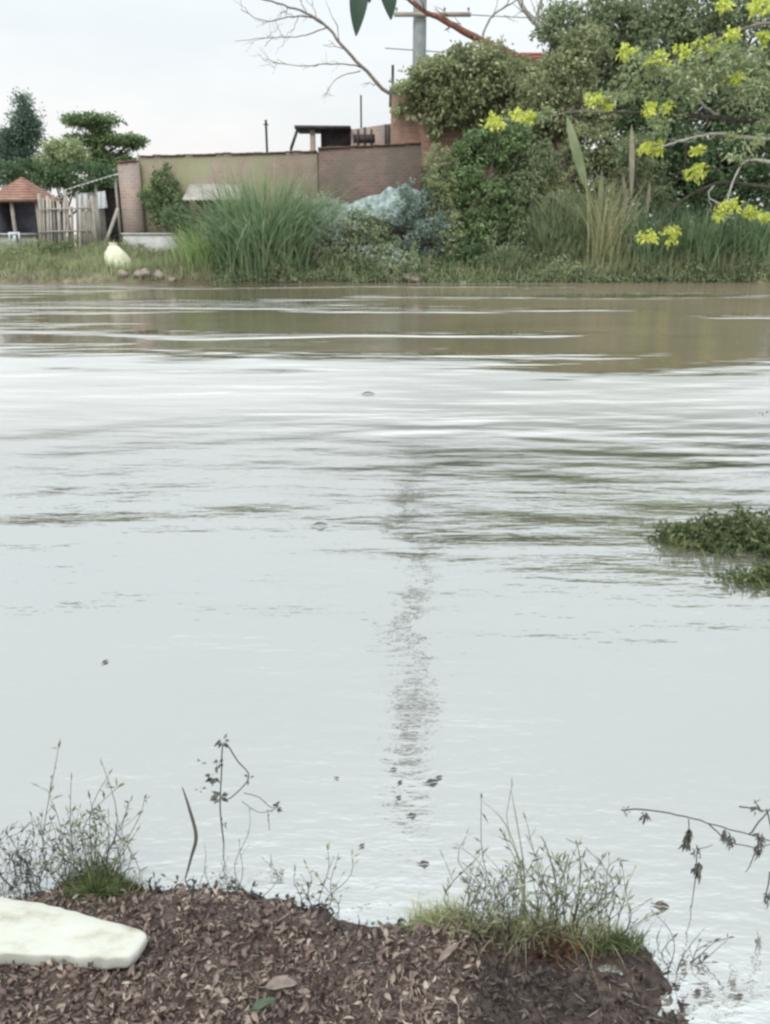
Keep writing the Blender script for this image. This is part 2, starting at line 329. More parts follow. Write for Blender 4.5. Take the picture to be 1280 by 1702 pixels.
# ------------------------------------------------------------------ vegetation generators
def unit(n): d=rng.normal(size=(n,3)); return d/np.linalg.norm(d,axis=1)[:,None]
def blobleaves(mb,blobs,L,Wd,clumpr=.35,per=22,up=.25,shell=.55,droop=.2):
    """blobs: (centre, (rx,ry,rz), n leaves)"""
    for c,r,n in blobs:
        c=np.array(c); r=np.array(r); k=max(3,n//per)
        d=unit(k); rad=(shell+(1-shell)*rng.random(k))[:,None]
        cen=c+d*r*rad
        idx=rng.integers(0,k,n); cr=clumpr*rng.uniform(.5,1.3,k)
        pos=cen[idx]+rng.normal(size=(n,3))*cr[idx][:,None]*np.array([1,1,.7])*.6
        for _s in range(max(2,k//9)):
            j=rng.integers(0,k); sdir=d[j]*.8+rng.normal(size=3)*.45+[0,0,.35]; sdir/=np.linalg.norm(sdir); ln=r.mean()*rng.uniform(.25,.75); q=max(6,int(ln/(L*.45)*2.2)); tt=rng.random(q)[:,None]
            dd=unit(q)*.7+sdir; dd/=np.linalg.norm(dd,axis=1)[:,None]
            mb.leaves(cen[j]+sdir*ln*tt-np.array([0,0,1.])*ln*.3*tt**2+rng.normal(size=(q,3))*L*.15,dd,L*rng.uniform(.6,1.2,q),Wd*rng.uniform(.7,1.2,q),droop=droop)
        dirs=unit(n)*.9+d[idx]*.6+np.array([0,0,up]); dirs/=np.linalg.norm(dirs,axis=1)[:,None]
        mb.leaves(pos,dirs,L*rng.uniform(.6,1.3,n),Wd*rng.uniform(.7,1.2,n),droop=droop)
def limb(mb,p,q,r0,r1,wob=.08,n=6,sides=6,sag=0):
    p=np.array(p,float); q=np.array(q,float); t=np.linspace(0,1,n)[:,None]; L=np.linalg.norm(q-p)
    pts=p+(q-p)*t+rng.normal(size=(n,3))*wob*L*.35*np.sin(t*math.pi)+np.array([0,0,1.])*sag*L*np.sin(t*math.pi)
    mb.tube(pts,np.linspace(r0,r1,n),sides); return pts
def tree(name,label,cat,base,blobs,mat,bark,L,Wd,r0=.2,group=None,clumpr=.35,per=22,extra=None,shell=.5,fork=.45,droop=.2):
    base=np.array(base,float); base[2]=float(ground_h(base[0],base[1]))-.05
    root=thing(name,label,cat,base,group)
    t=MB(); top=np.mean([b[0] for b in blobs],0); f=base+(top-base)*fork
    limb(t,base,f,r0,r0*.7,.06,6,8)
    for c,r,n in blobs:
        c=np.array(c); pts=limb(t,f,c,r0*.5,r0*.15,.12,6)
        for k in range(5):
            e=c+unit(1)[0]*np.array(r)*.85
            limb(t,pts[rng.integers(2,5)],e,r0*.16,r0*.04,.15,5,5)
    part('trunk',t,bark,root,True)
    cr=MB(); blobleaves(cr,blobs,L,Wd,clumpr,per,shell=shell,droop=droop)
    part('crown',cr,mat,root)
    return root
def B(px,py,Y,rx,rz,n,ry=None):
    """foliage blob from photo pixels"""
    k=sc(Y); return (W(px,py,Y),(rx*k,(ry if ry else (rx+rz)/2*k),rz*k),n)
def shrub(name,label,blobs,mat,L,Wd,group='shrubs along the far bank',cat='shrub',per=22,clumpr=.22,bark=None,up=.3,droop=.2):
    c=np.mean([b[0] for b in blobs],0); y=min(b[0][1] for b in blobs)
    base=np.array([c[0],c[1],0]); base[2]=float(ground_h(base[0],base[1]))-.04
    root=thing(name,label,cat,base,group)
    t=MB()
    for bc,r,n in blobs:
        for k in range(5):
            limb(t,base+rng.normal(size=3)*[.02,.02,0],np.array(bc)+unit(1)[0]*np.array(r)*.8,.035,.01,.15,5,5)
    part('stem',t,bark or M_bark,root,True)
    f=MB(); blobleaves(f,blobs,L,Wd,clumpr,per,up,.35,droop); part('foliage',f,mat,root)
    return root
def clumpgrass(name,label,px,py,Y,wpx,hpx,n,mat,width,lean=.45,cat='grass clump',group=None,wy=.5):
    c=W(px,py,Y); gz=float(ground_h(c[0],Y)); k=sc(Y)
    mb=MB(); bx=rng.normal(0,1,n)*wpx*k*.22; by=rng.normal(0,1,n)*wy*.4
    base=np.stack([c[0]+bx,Y+by,np.zeros(n)],1); base[:,2]=ground_h(base[:,0],base[:,1])-.04
    az=np.arctan2(by,bx)+rng.normal(0,.7,n); h=hpx*k*rng.uniform(.55,1.05,n)
    mb.blades(base,h,az,np.abs(rng.normal(0,lean,n))+.08,width*rng.uniform(.6,1.3,n),seg=6,curl=1.3)
    return solo(name,mb,mat,label,cat,(c[0],Y,gz),group)
# ------------------------------------------------------------------ far left: trees behind the yards
tree('conifer_tree','dark spired tree at the left edge, rising behind the orange roofed hut','tree',W(30,400,52),
  [B(40,176,52,8,18,800),B(42,202,52,22,12,1600),B(36,228,52,34,16,2600),B(12,252,52,44,26,4000),B(28,285,52,48,30,3600)],FM['conifer'],M_darkbark,.2,.08,.22,clumpr=.4)
tree('spreading_tree','broad layered tree with flat tiers of leaves beside the dark spired tree','tree',W(140,400,50),
  [B(150,200,50,46,5,2500),B(165,214,50,22,6,900),B(200,233,50,42,4,2000),B(150,232,50,40,6,1500),B(140,264,50,74,16,4800),B(185,285,50,50,26,3000),B(218,240,50,20,4,400)],FM['mid'],M_darkbark,.19,.09,.2,clumpr=.28,fork=.7)
tree('round_tree','small bright green round tree in front of the layered tree','tree',W(105,400,47),
  [B(110,255,47,30,22,1700),B(88,282,47,30,20,1200)],FM['light'],M_bark,.22,.12,.12,clumpr=.3)
tree('dark_tree','low dark bushy tree behind the stake fence','tree',W(100,400,45.5),
  [B(50,295,45.5,44,26,1600),B(130,298,45.5,46,24,1600),B(175,305,45.5,30,28,1100)],FM['dark'],M_darkbark,.22,.11,.12,clumpr=.3)
tree('distant_tree','dull green tree far beyond the long brick wall, only its top showing','tree',W(-70,380,60),
  [B(-60,250,60,60,40,1200)],FM['conifer'],M_darkbark,.35,.16,.25,clumpr=.5)
# ------------------------------------------------------------------ hut with clay roof
def roofpitch(mb,x0,x1,y0,y1,z0,z1,th=.06,ridge='y',rows=0):
    xm=(x0+x1)/2
    for a,bx in ((x0,1),(x1,-1)):
        v=[[a,y0,z0],[xm,y0,z1],[xm,y1,z1],[a,y1,z0]]; v=np.array(v); vv=np.vstack([v,v+[0,0,th]])
        mb.add(vv,np.array([[0,1,2,3],[7,6,5,4],[0,4,5,1],[1,5,6,2],[2,6,7,3],[3,7,4,0]]))
Y=40.; k=sc(Y)
gz=float(ground_h(W(25,400,Y)[0],Y))
root=thing('small_hut','small open hut with orange clay tile roof at the left edge of the far bank','hut',(W(22,400,Y)[0],Y,gz))
mb=MB(); zt=W(22,292,Y)[2]; ze=W(0,333,Y)[2]; xa,xb=W(-26,300,Y)[0],W(70,300,Y)[0]
xm=(xa+xb)/2; apex=np.array([xm-.0,Y+1.0,zt]); 
cs=[np.array([xa,Y-.3,ze]),np.array([xb,Y-.3,ze]),np.array([xb,Y+2.4,ze]),np.array([xa,Y+2.4,ze])]
# hip roof with overlapping tile courses
for i in range(4):
    a,bb=cs[i],cs[(i+1)%4]
    for r in range(9):
        t0,t1=r/9,(r+1.15)/9; t1=min(t1,1)
        q=[a+(apex-a)*t0,bb+(apex-bb)*t0,bb+(apex-bb)*t1,a+(apex-a)*t1]
        q=np.array(q)+np.array([0,0,.0]); q[:2,2]+=.05
        mb.add(np.vstack([q,q-[0,0,.03]]),np.array([[0,1,2,3],[7,6,5,4],[0,4,5,1],[1,5,6,2],[2,6,7,3],[3,7,4,0]]))
part('roof',mb,M_tile,root)
mb=MB(); mb.beam([xa-.03,Y-.33,ze-.02],[xb+.03,Y-.33,ze-.02],.14,.06); mb.beam([xb+.02,Y-.3,ze-.02],[xb+.02,Y+2.4,ze-.02],.14,.06); part('fascia',mb,M_coping,root)
for px in (-22,20,62):
    mb=MB(); x=W(px,333,Y)[0]; mb.box((x-.07,Y-.15,gz-.2),(x+.07,Y-.01,ze)); part('post',mb,M_wood,root)
mb=MB(); mb.box((xa+.1,Y+1.9,gz-.2),(xb-.1,Y+2.0,ze)); mb.box((xa+.1,Y+.0,gz-.2),(xa+.2,Y+1.898,ze)); part('wall',mb,M_plasterw,root)
mb=MB(); mb.box((W(-22,370,Y)[0]+.1,Y+.1,gz-.1),(W(55,370,Y)[0],Y+.2,gz+.75)); mb.box((W(-22,370,Y)[0]+.1,Y-.02,gz+.752),(W(57,370,Y)[0],Y+.3,gz+.83)); part('counter',mb,M_paleconc,root)
# white chair / bench in front of hut
root=thing('plastic_chair','white plastic chair standing on the grass before the orange roofed hut','chair',(W(22,405,39)[0],39,float(ground_h(W(22,405,39)[0],39))))
x,gz0=root.location[0],root.location[2]
mb=MB(); mb.box((x-.25,38.78,gz0+.42),(x+.25,39.24,gz0+.47)); part('seat',mb,M_cloth,root)
mb=MB(); mb.box((x-.25,39.2,gz0+.475),(x-.19,39.25,gz0+.95)); mb.box((x+.19,39.2,gz0+.475),(x+.25,39.25,gz0+.95)); mb.box((x-.188,39.2,gz0+.82),(x+.188,39.25,gz0+.95)); mb.box((x-.06,39.21,gz0+.475),(x+.06,39.24,gz0+.818)); part('backrest',mb,M_cloth,root)
for a in (-.21,.21):
    for bb in (38.82,39.2):
        mb=MB(); mb.beam([x+a,bb,gz0+.418],[x+a*1.1,bb,gz0-.03],.05); part('leg',mb,M_cloth,root)
# ------------------------------------------------------------------ stake fence
root=thing('stake_fence','uneven fence of weathered upright stakes between the hut and the tin shed','fence',(W(110,405,38.6)[0],38.6,float(ground_h(W(110,405,38.6)[0],38.6))))
mb=MB(); px=66
while px<150:
    top=rng.uniform(318,345); x=W(px,400,38.6)[0]; z0=float(ground_h(x,38.6)); wd=rng.uniform(.05,.13)
    p=np.array([x,38.6+rng.uniform(-.03,.03),z0-.1]); q=W(px+rng.uniform(-2,2),top,38.6); q[1]=38.6+rng.uniform(-.04,.04)
    mb.beam(p,q,wd,.03); px+=rng.uniform(3.6,8.5)
part('stakes',mb,M_wood,root)
for py in (348,385):
    mb=MB(); a,b_=W(64,py,38.55),W(152,py-2,38.55); a[1]=b_[1]=38.52; mb.beam(a,b_,.06,.04); part('rail',mb,M_wood,root)
for px,py in ((64,322),(107,316),(152,325)):
    mb=MB(); q=W(px,py,38.66); mb.beam([q[0],38.68,float(ground_h(q[0],38.68))-.2],q+[0,.02,0],.12); part('post',mb,M_wood,root)
# ------------------------------------------------------------------ tin shed
Y=40.5; gzs=float(ground_h(W(160,400,Y)[0],Y)); xa,xb=W(122,300,Y)[0],W(196,300,Y)[0]
root=thing('tin_shed','pale lean-to shed with sloping tin roof against the end of the brick wall','shed',((xa+xb)/2,Y,gzs))
mb=MB(); zl,zr=W(0,318,Y)[2],W(0,292,Y)[2]
n=40; xs=np.linspace(xa-.4,xb,n); off=.025*np.sin(np.arange(n)*1.9)
za=zl+(zr-zl)*(xs-xa+.4)/(xb-xa+.4)+off
v=np.vstack([np.stack([xs,np.full(n,Y-.4),za],1),np.stack([xs,np.full(n,Y+1.8),za+.35],1)]); i=np.arange(n-1)
mb.add(v,np.stack([i,i+1,i+n+1,i+n],1)); mb.add(v-[0,0,.02],np.stack([i+n,i+n+1,i+1,i],1)); part('roof',mb,M_tin,root)
mb=MB(); mb.box((xa,Y,gzs-.1),(xa+.95,Y+.08,zl-.05)); part('front_panel',mb,M_paleconc,root); mb=MB(); mb.box((xa,Y+1.6,gzs-.1),(xb-.05,Y+1.68,zl-.02)); part('wall',mb,M_paleconc,root)
mb=MB(); mb.box((xa+1.0,Y+.9,gzs-.1),(xb-.05,Y+.98,zl+.2)); part('door',mb,M_darkwood,root)
for x in (xa+1.0,xb-.12):
    mb=MB(); mb.box((x,Y-.2,gzs-.2),(x+.09,Y-.11,zl+(zr-zl)*(x-xa)/(xb-xa)-.02)); part('post',mb,M_wood,root)
for px,w_,t_,bb,lab in ((137,16,322,352,'pale grey cloth hanging at the left of the tin shed front'),(168,14,318,346,'pale grey cloth hanging at the doorway of the tin shed')):
    q=W(px,t_,Y-.3); wz=W(px,bb,Y-.3)[2]; n=14; xs=np.linspace(-w_*k/2,w_*k/2,n); mb=MB(); rows=6; v=[]
    for r in range(rows):
        zz=q[2]+(wz-q[2])*r/(rows-1); v+= [[q[0]+a*(1+.1*r/rows),Y-.3+.05*math.sin(a*28+r*.4),zz+.02*math.sin(a*9)] for a in xs]
    i=(np.arange(rows-1)[:,None]*n+np.arange(n-1)[None]).ravel(); mb.add(v,np.stack([i,i+1,i+n+1,i+n],1))
    solo('hanging_cloth',mb,M_cloth,lab,'cloth',tuple(q),'cloths hanging on the tin shed',smooth=True)
mb=MB(); a=W(166,397,38.3); a[2]=float(ground_h(a[0],38.3))-.03; q=W(196,346,38.8); mb.beam(a,q,.14,.04); solo('leaning_plank',mb,M_wood,'pale plank leaning against the left end of the brick wall','plank',tuple(a))
# ------------------------------------------------------------------ long brick wall
def wallbox(name,label,cat,x0,x1,Y,thick,ztop0,ztop1,mat,coping=None):
    z0=min(float(ground_h(x0,Y)),float(ground_h(x1,Y)))-.3
    root=thing(name,label,cat,((x0+x1)/2,Y,z0+.3))
    mb=MB(); v=[[x0,Y,z0],[x1,Y,z0],[x1,Y+thick,z0],[x0,Y+thick,z0],[x0,Y,ztop0],[x1,Y,ztop1],[x1,Y+thick,ztop1],[x0,Y+thick,ztop0]]
    mb.add(v,np.array([[0,3,2,1],[4,5,6,7],[0,1,5,4],[1,2,6,5],[2,3,7,6],[3,0,4,7]])); part('masonry',mb,mat,root)
    if coping:
        mb=MB(); n=int((x1-x0)/.33)
        for i in range(n):
            a=x0+(x1-x0)*i/n; bb=x0+(x1-x0)*(i+1)/n-.01; zz=ztop0+(ztop1-ztop0)*i/n+rng.uniform(0,.03)
            mb.box((a,Y-.06,zz+.02),(bb,Y+thick+.06,zz+.07+rng.uniform(0,.03)))
        part('coping',mb,coping,root)
    return root
Yw=39.2
x0=W(232,300,Yw)[0]; x1=W(528,300,Yw)[0]
wallbox('brick_wall','long mossy brick boundary wall with reddish brown tile coping','wall',x0,x1,Yw,.25,W(0,262,Yw)[2],W(0,254,Yw)[2],M_wall,M_coping)
xp0,xp1=W(197,300,38.9)[0],W(231,300,38.9)[0]
wallbox('brick_pier','pinkish brick pier at the left end of the mossy wall','pier',xp0,xp1,38.95,.6,W(0,272,38.9)[2],W(0,268,38.9)[2],M_pink,M_coping)
x2=W(530,300,Yw)[0]; x3=W(700,300,39.0)[0]
wallbox('brown_wall','dark brown brick wall stepping up between the mossy wall and the tall house','wall',x2,x3,Yw-.02,.3,W(0,249,Yw)[2],W(0,240,Yw)[2],M_brown,M_coping)
mb=MB(); xa,xb=W(195,300,38.2)[0],W(345,300,38.2)[0]; z=W(0,390,38.2)[2]; mb.box((xa,38.2,.4),(xb,38.4,z)); mb.box((xa-.05,38.15,z+.003),(xb+.05,38.45,z+.07))
solo('low_wall','low grey plaster wall along the foot of the pink brick pier','wall' and M_paleconc,'x','x',(0,0,0)) if False else solo('low_wall',mb,M_paleconc,'low grey plaster wall along the foot of the pink brick pier','wall',((xa+xb)/2,38.2,.6))
# lean-to with tin roof on wall
Y=38.3; xa,xb=W(306,320,Y)[0],W(402,320,Y)[0]; ze=W(0,333,Y)[2]; zt=W(0,304,Y)[2]; gz=float(ground_h((xa+xb)/2,Y))
root=thing('porch','small porch with pale tin roof built against the mossy brick wall','porch',((xa+xb)/2,Y,gz))
n=46; xs=np.linspace(xa,xb,n); o_=.02*np.sin(np.arange(n)*1.9); mb=MB()
v=np.vstack([np.stack([xs,np.full(n,Y-.5),ze+o_],1),np.stack([xs*.93+.07*xs.mean(),np.full(n,Y+.85),zt+o_],1)]); i=np.arange(n-1)
mb.add(v,np.stack([i,i+1,i+n+1,i+n],1)); mb.add(v-[0,0,.02],np.stack([i+n,i+n+1,i+1,i],1)); part('roof',mb,M_tin,root)
for x in (xa+.15,xb-.25):
    mb=MB(); mb.box((x,Y-.4,gz-.2),(x+.1,Y-.3,ze-.03)); part('post',mb,M_darkwood,root)
mb=MB(); mb.box((xa+.4,Y+.3,gz-.2),(xb-.5,Y+.4,ze+.0)); part('wall',mb,M_brown,root)
mb=MB(); mb.box((xa+1.0,Y+.24,gz+.0),(xa+1.7,Y+.297,ze-.25)); part('door',mb,M_darkwood,root)
# ------------------------------------------------------------------ roof-level shed
Y=42.; xa,xb=W(500,230,Y)[0],W(583,230,Y)[0]; xc=W(652,230,Y)[0]; zr=W(0,214,Y)[2]; zb=W(0,262,Y)[2]
root=thing('rooftop_shed','dark roofed open shed standing above the brown brick wall','shed',((xa+xb)/2,Y,float(ground_h(xa,Y))))
mb=MB(); mb.add(np.array([[xa-.25,Y-.3,zr-.02],[xb,Y-.3,zr-.02],[xb,Y+2.2,zr+.02],[xa-.25,Y+2.2,zr+.02],[xa-.25,Y-.3,zr+.12],[xb,Y-.3,zr+.10],[xb,Y+2.2,zr+.14],[xa-.25,Y+2.2,zr+.16]]),np.array([[0,3,2,1],[4,5,6,7],[0,1,5,4],[1,2,6,5],[2,3,7,6],[3,0,4,7]])); part('roof',mb,M_darkwood,root)
mb=MB(); mb.box((W(527,0,Y)[0],Y+.4,.8),(xb,Y+.5,zr-.03)); part('side_wall',mb,M_darkwood,root); mb=MB(); mb.box((xa-.1,Y+2.0,.8),(xb,Y+2.1,W(0,246,Y)[2])); part('wall',mb,M_darkwood,root)
mb=MB(); mb.beam([xa-.45,Y-.2,W(0,248,Y)[2]],[xa-.1,Y-.2,zr],.12); mb.beam([xa-.45,Y-.2,.8],[xa-.45,Y-.2,W(0,248,Y)[2]],.12); part('brace',mb,M_darkwood,root)
mb=MB(); xq=W(514,0,Y)[0]; mb.box((xq-.12,Y-.1,.8),(xq+.12,Y+.1,zr-.04)); part('post',mb,M_pink,root)
root=thing('upper_wall','pinkish grey upper wall with dark bars beside the dark roofed shed','wall',((xb+xc)/2,Y,float(ground_h(xb,Y))))
mb=MB(); mb.add([[xb+.02,Y,.8],[xc,Y,.8],[xc,Y+.3,.8],[xb+.02,Y+.3,.8],[xb+.02,Y,W(0,215,Y)[2]],[xc,Y,W(0,205,Y)[2]],[xc,Y+.3,W(0,205,Y)[2]],[xb+.02,Y+.3,W(0,215,Y)[2]]],np.array([[0,3,2,1],[4,5,6,7],[0,1,5,4],[1,2,6,5],[2,3,7,6],[3,0,4,7]])); part('masonry',mb,M_pink,root)
for px in (595,606,617,641,646): 
    mb=MB(); q=W(px,212,Y-.06); mb.box((q[0]-.04,Y-.07,W(0,246,Y)[2]),(q[0]+.04,Y-.003,q[2]+rng.uniform(-.1,.15))); part('bar',mb,M_darkwood,root)
mb=MB(); q=W(605,225,Y-.05); mb.box((q[0]-.5,Y-.03,q[2]-.3),(q[0]+.5,Y-.003+.0,q[2]+.05)); part('window',mb,M_darkwood,root)
for px,y0,y1,r,lab in ((442,203,256,.055,'thin post rising above the middle of the mossy brick wall'),(600,158,212,.04,'slender pipe standing up above the upper wall'),(653,108,160,.06,'short dark pole at the top left corner of the tall brick house')):
    Yp=43 if px!=653 else 41.5
    mb=MB(); q=W(px,y0,Yp); mb.tube([[q[0],Yp,float(ground_h(q[0],Yp))-.2],[q[0],Yp,q[2]]],r,8)
    if px==442: mb.beam([q[0]-.12,Yp,q[2]-.1],[q[0]+.12,Yp,q[2]-.1],.05); mb.beam([q[0],Yp,q[2]-.02],[q[0],Yp,q[2]+.1],.1)
    solo('thin_post',mb,M_darkbark,lab,'post',(q[0],Yp,float(ground_h(q[0],Yp))))
# ------------------------------------------------------------------ tall brick house
Y=40.2; xa,xb=W(651,200,Y)[0],W(880,200,Y)[0]; zt=W(0,150,Y)[2]; z0=.5
root=thing('brick_house','tall brick house smothered by a mound of green creeper','house',((xa+xb)/2,Y,1.0))
mb=MB(); mb.box((xa,Y,z0),(xb,Y+5,zt)); part('wall',mb,M_house,root)
mb=MB(); mb.box((xa-.1,Y-.12,zt+.003),(xb+.1,Y+5.1,zt+.16)); part('roof',mb,M_conc,root)
# creeper mound
blobs=[B(715,128,39.6,34,22,1700,.8),B(742,118,39.8,46,22,2200,1.2),B(795,104,39.8,52,26,2600,1.2),B(845,130,39.8,50,30,2400,1.2),B(775,160,39.5,55,34,2600,.8),B(672,150,39.7,18,10,350,.4),B(740,200,39.7,30,40,900,.4),B(690,180,39.8,30,14,350,.3)]
cb=MB(); blobleaves(cb,blobs,.2,.12,.3,24,.2,.5)
q=W(745,400,39.6); solo('creeper',cb,FM['olive'],'dense olive green creeper heaped over the roof of the tall brick house','creeper',(q[0],39.6,1.0))
# house with red roof behind
Y=47.; xa,xb=W(800,120,Y)[0],W(975,120,Y)[0]; zr=W(0,84,Y)[2]; ze=W(0,135,Y)[2]
root=thing('red_roof_house','house with a dark red tiled roof showing between bare branches and creeper','house',((xa+xb)/2,Y,1.1))
mb=MB(); 
for r in range(8):
    t0,t1=r/8,(r+1.1)/8
    mb.add([[xa,Y-1.5+2*t0,ze+(zr-ze)*t0+.06],[xb,Y-1.5+2*t0,ze+(zr-ze)*t0+.06],[xb,Y-1.5+2*t1,ze+(zr-ze)*t1],[xa,Y-1.5+2*t1,ze+(zr-ze)*t1]],np.array([[0,1,2,3]]))
mb.add([[xa,Y+.5,zr],[xb,Y+.5,zr],[xb,Y+2.5,ze],[xa,Y+2.5,ze]],np.array([[0,1,2,3]])); part('roof',mb,M_rtile,root)
mb=MB(); mb.box((xa+.3,Y-1.1,.8),(xb-.3,Y+2.1,ze+.02)); part('wall',mb,M_house,root)
# ------------------------------------------------------------------ utility pole
Y=44.; q=W(697,100,Y); gz=float(ground_h(q[0],Y))
root=thing('utility_pole','tall grey concrete utility pole with crossarms behind the creeper covered house','pole',(q[0],Y,gz))
mb=MB(); mb.tube([[q[0],Y,gz-.3],[q[0],Y,8],[q[0],Y,24]],[.40,.33,.27],14); part('shaft',mb,M_conc,root,True)
for i_,(py,pa,pb,w_) in enumerate(((24,655,782,.17),(-45,660,740,.14))):
    z=W(0,py,Y-.4)[2]; mb=MB(); mb.box((W(pa,0,Y)[0]*1+.0,Y-.47,z-w_/2),(W(pb,0,Y)[0],Y-.33,z+w_/2)); ca=part('crossarm',mb,M_wood,root)
    for px in np.linspace(pa+4,pb-4,4):
        mb=MB(); x=W(px,0,Y)[0]; mb.tube([[x,Y-.4,z+w_/2],[x,Y-.4,z+w_/2+.08],[x,Y-.4,z+w_/2+.1],[x,Y-.4,z+w_/2+.2]],[.02,.02,.06,.05],8); part('insulator',mb,M_conc,ca)
for py,pa in ((84,640),(84,790)):
    pass
for pya,pyb,pxa,lab in ((20,10,700,'upper power line running right from the crossarm of the concrete pole'),(80,86,640,'lower power line crossing the concrete pole just above the creeper')):
    A=W(pxa,pya,Y-.4); E=W(1500,pyb,Y+6); t=np.linspace(0,1,24)[:,None]; PP=A+(E-A)*t; PP[:,2]-=.5*np.sin(t[:,0]*math.pi)
    mb=MB(); mb.tube(PP,.02,5); solo('power_line',mb,M_darkwood,lab,'cable',tuple(A))
# ------------------------------------------------------------------ bare tree
BT=43.; base=W(905,330,BT); base[2]=float(ground_h(base[0],BT))-.05
root=thing('bare_tree','leafless tree whose long thin limbs reach left across the pale sky','tree',base)
def polyl(pts,Y0,Y1):
    n=len(pts); return np.array([W(a,b,Y0+(Y1-Y0)*i/(n-1)) for i,(a,b) in enumerate(pts)])
def smoothp(P,m=5):
    P=np.array(P); n=len(P); t=np.arange(n); tt=np.linspace(0,n-1,(n-1)*m+1); out=[]
    for s_ in tt:
        i=min(int(s_),n-2); f=s_-i; p0=P[max(i-1,0)];p1=P[i];p2=P[i+1];p3=P[min(i+2,n-1)]
        out.append(.5*((2*p1)+(-p0+p2)*f+(2*p0-5*p1+4*p2-p3)*f*f+(-p0+3*p1-3*p2+p3)*f**3))
    return np.array(out)
t=MB(); trunk=smoothp(polyl([(905,420),(900,330),(895,230),(905,150)],BT,BT)); trunk[0][2]=base[2]
t.tube(trunk,np.linspace(.26,.16,len(trunk)),9); part('trunk',t,M_bark,root,True)
def twigs(mb,P,n,r,L):
    for _ in range(n):
        i=rng.integers(len(P)//3,len(P)-1); d=P[i+1]-P[i]; d/=np.linalg.norm(d)
        e=d*.8+rng.normal(size=3)*[.6,.5,.6]+[0,0,.25]; e/=np.linalg.norm(e); l=L*rng.uniform(.4,1)
        pp=limb(mb,P[i],P[i]+e*l,r,r*.35,.18,6,5)
        for _2 in range(2):
            j=rng.integers(2,5); e2=e+rng.normal(size=3)*.5; e2/=np.linalg.norm(e2); limb(mb,pp[j],pp[j]+e2*l*.5,r*.5,r*.25,.15,4,4)
for pts,r0,r1,bark,nt_ in (
  ([(905,150),(850,122),(780,112),(715,132),(655,158),(610,120),(570,78),(545,45),(510,22),(460,5),(420,-5)],.13,.03,M_bark,9),
  ([(548,48),(520,30),(480,28),(440,35),(400,15)],.04,.015,M_bark,5),
  ([(640,150),(600,112),(550,106),(500,110),(455,103)],.04,.012,M_bark,5),
  ([(545,45),(500,60),(455,62),(390,68)],.03,.01,M_bark,4),
  ([(600,118),(560,130),(540,160)],.025,.01,M_bark,2),
  ([(905,155),(888,108),(850,92),(800,68),(745,38),(700,15),(650,-25)],.30,.05,M_redbark,7),
  ([(905,150),(932,85),(900,50),(870,15),(850,-30)],.16,.07,M_palebark,7),
  ([(925,85),(895,30),(905,-20)],.1,.05,M_palebark,6),
  ([(800,68),(815,30),(850,5),(880,-15)],.06,.03,M_palebark,5)):
    P_=smoothp(polyl(pts,BT,BT-.6)); mb=MB(); mb.tube(P_+rng.normal(size=P_.shape)*.015,np.linspace(r0,r1,len(P_)),7); twigs(mb,P_,nt_,r1*.55+.008,1.6)
    part('limb',mb,bark,root,True)
# ------------------------------------------------------------------ large trees at right
tree('leafy_tree','large dense dark green tree filling the upper right behind the yellow blossom','tree',W(1180,400,41),
  [B(940,45,41,38,34,1300),B(1010,40,41,60,45,2600),B(1080,70,41,75,60,4500),B(1160,20,41,80,60,4000),B(1250,60,41,80,80,4500),B(1000,110,41,60,45,2600),B(1120,150,41,90,50,4200),B(1240,170,41,80,50,3500),B(1330,120,41,80,100,2500),B(1000,180,41,50,35,1500)],
  FM['grey'],M_bark,.25,.13,.4,clumpr=.4,fork=.5,shell=.4)
tree('shade_tree','darker low branching tree beneath the large leafy tree at the right edge','tree',W(1230,400,38.5),
  [B(1100,250,38.5,70,40,2600),B(1190,280,38.5,70,50,2600),B(1270,250,38.5,60,60,2600),B(1140,330,38.5,70,50,2600),B(1260,340,38.5,70,50,2400),B(1215,245,39.5,80,50,2600),B(1090,190,39.5,60,40,1600),B(1075,300,38.8,50,60,2200),B(1030,220,39.2,50,50,1800),B(985,300,39.6,50,60,2200)],
  FM['dark'],M_darkbark,.24,.12,.3,clumpr=.3,shell=.3)
tree('olive_tree','olive green tree between the bare tree and the large leafy tree','tree',W(960,400,38.6),
  [B(940,120,38.6,50,32,1900),B(900,160,38.6,50,36,2200),B(965,190,38.6,60,45,2600),B(880,205,38.6,45,28,1500),B(975,75,38.6,40,26,1300)],FM['olive'],M_bark,.2,.11,.25,clumpr=.32)
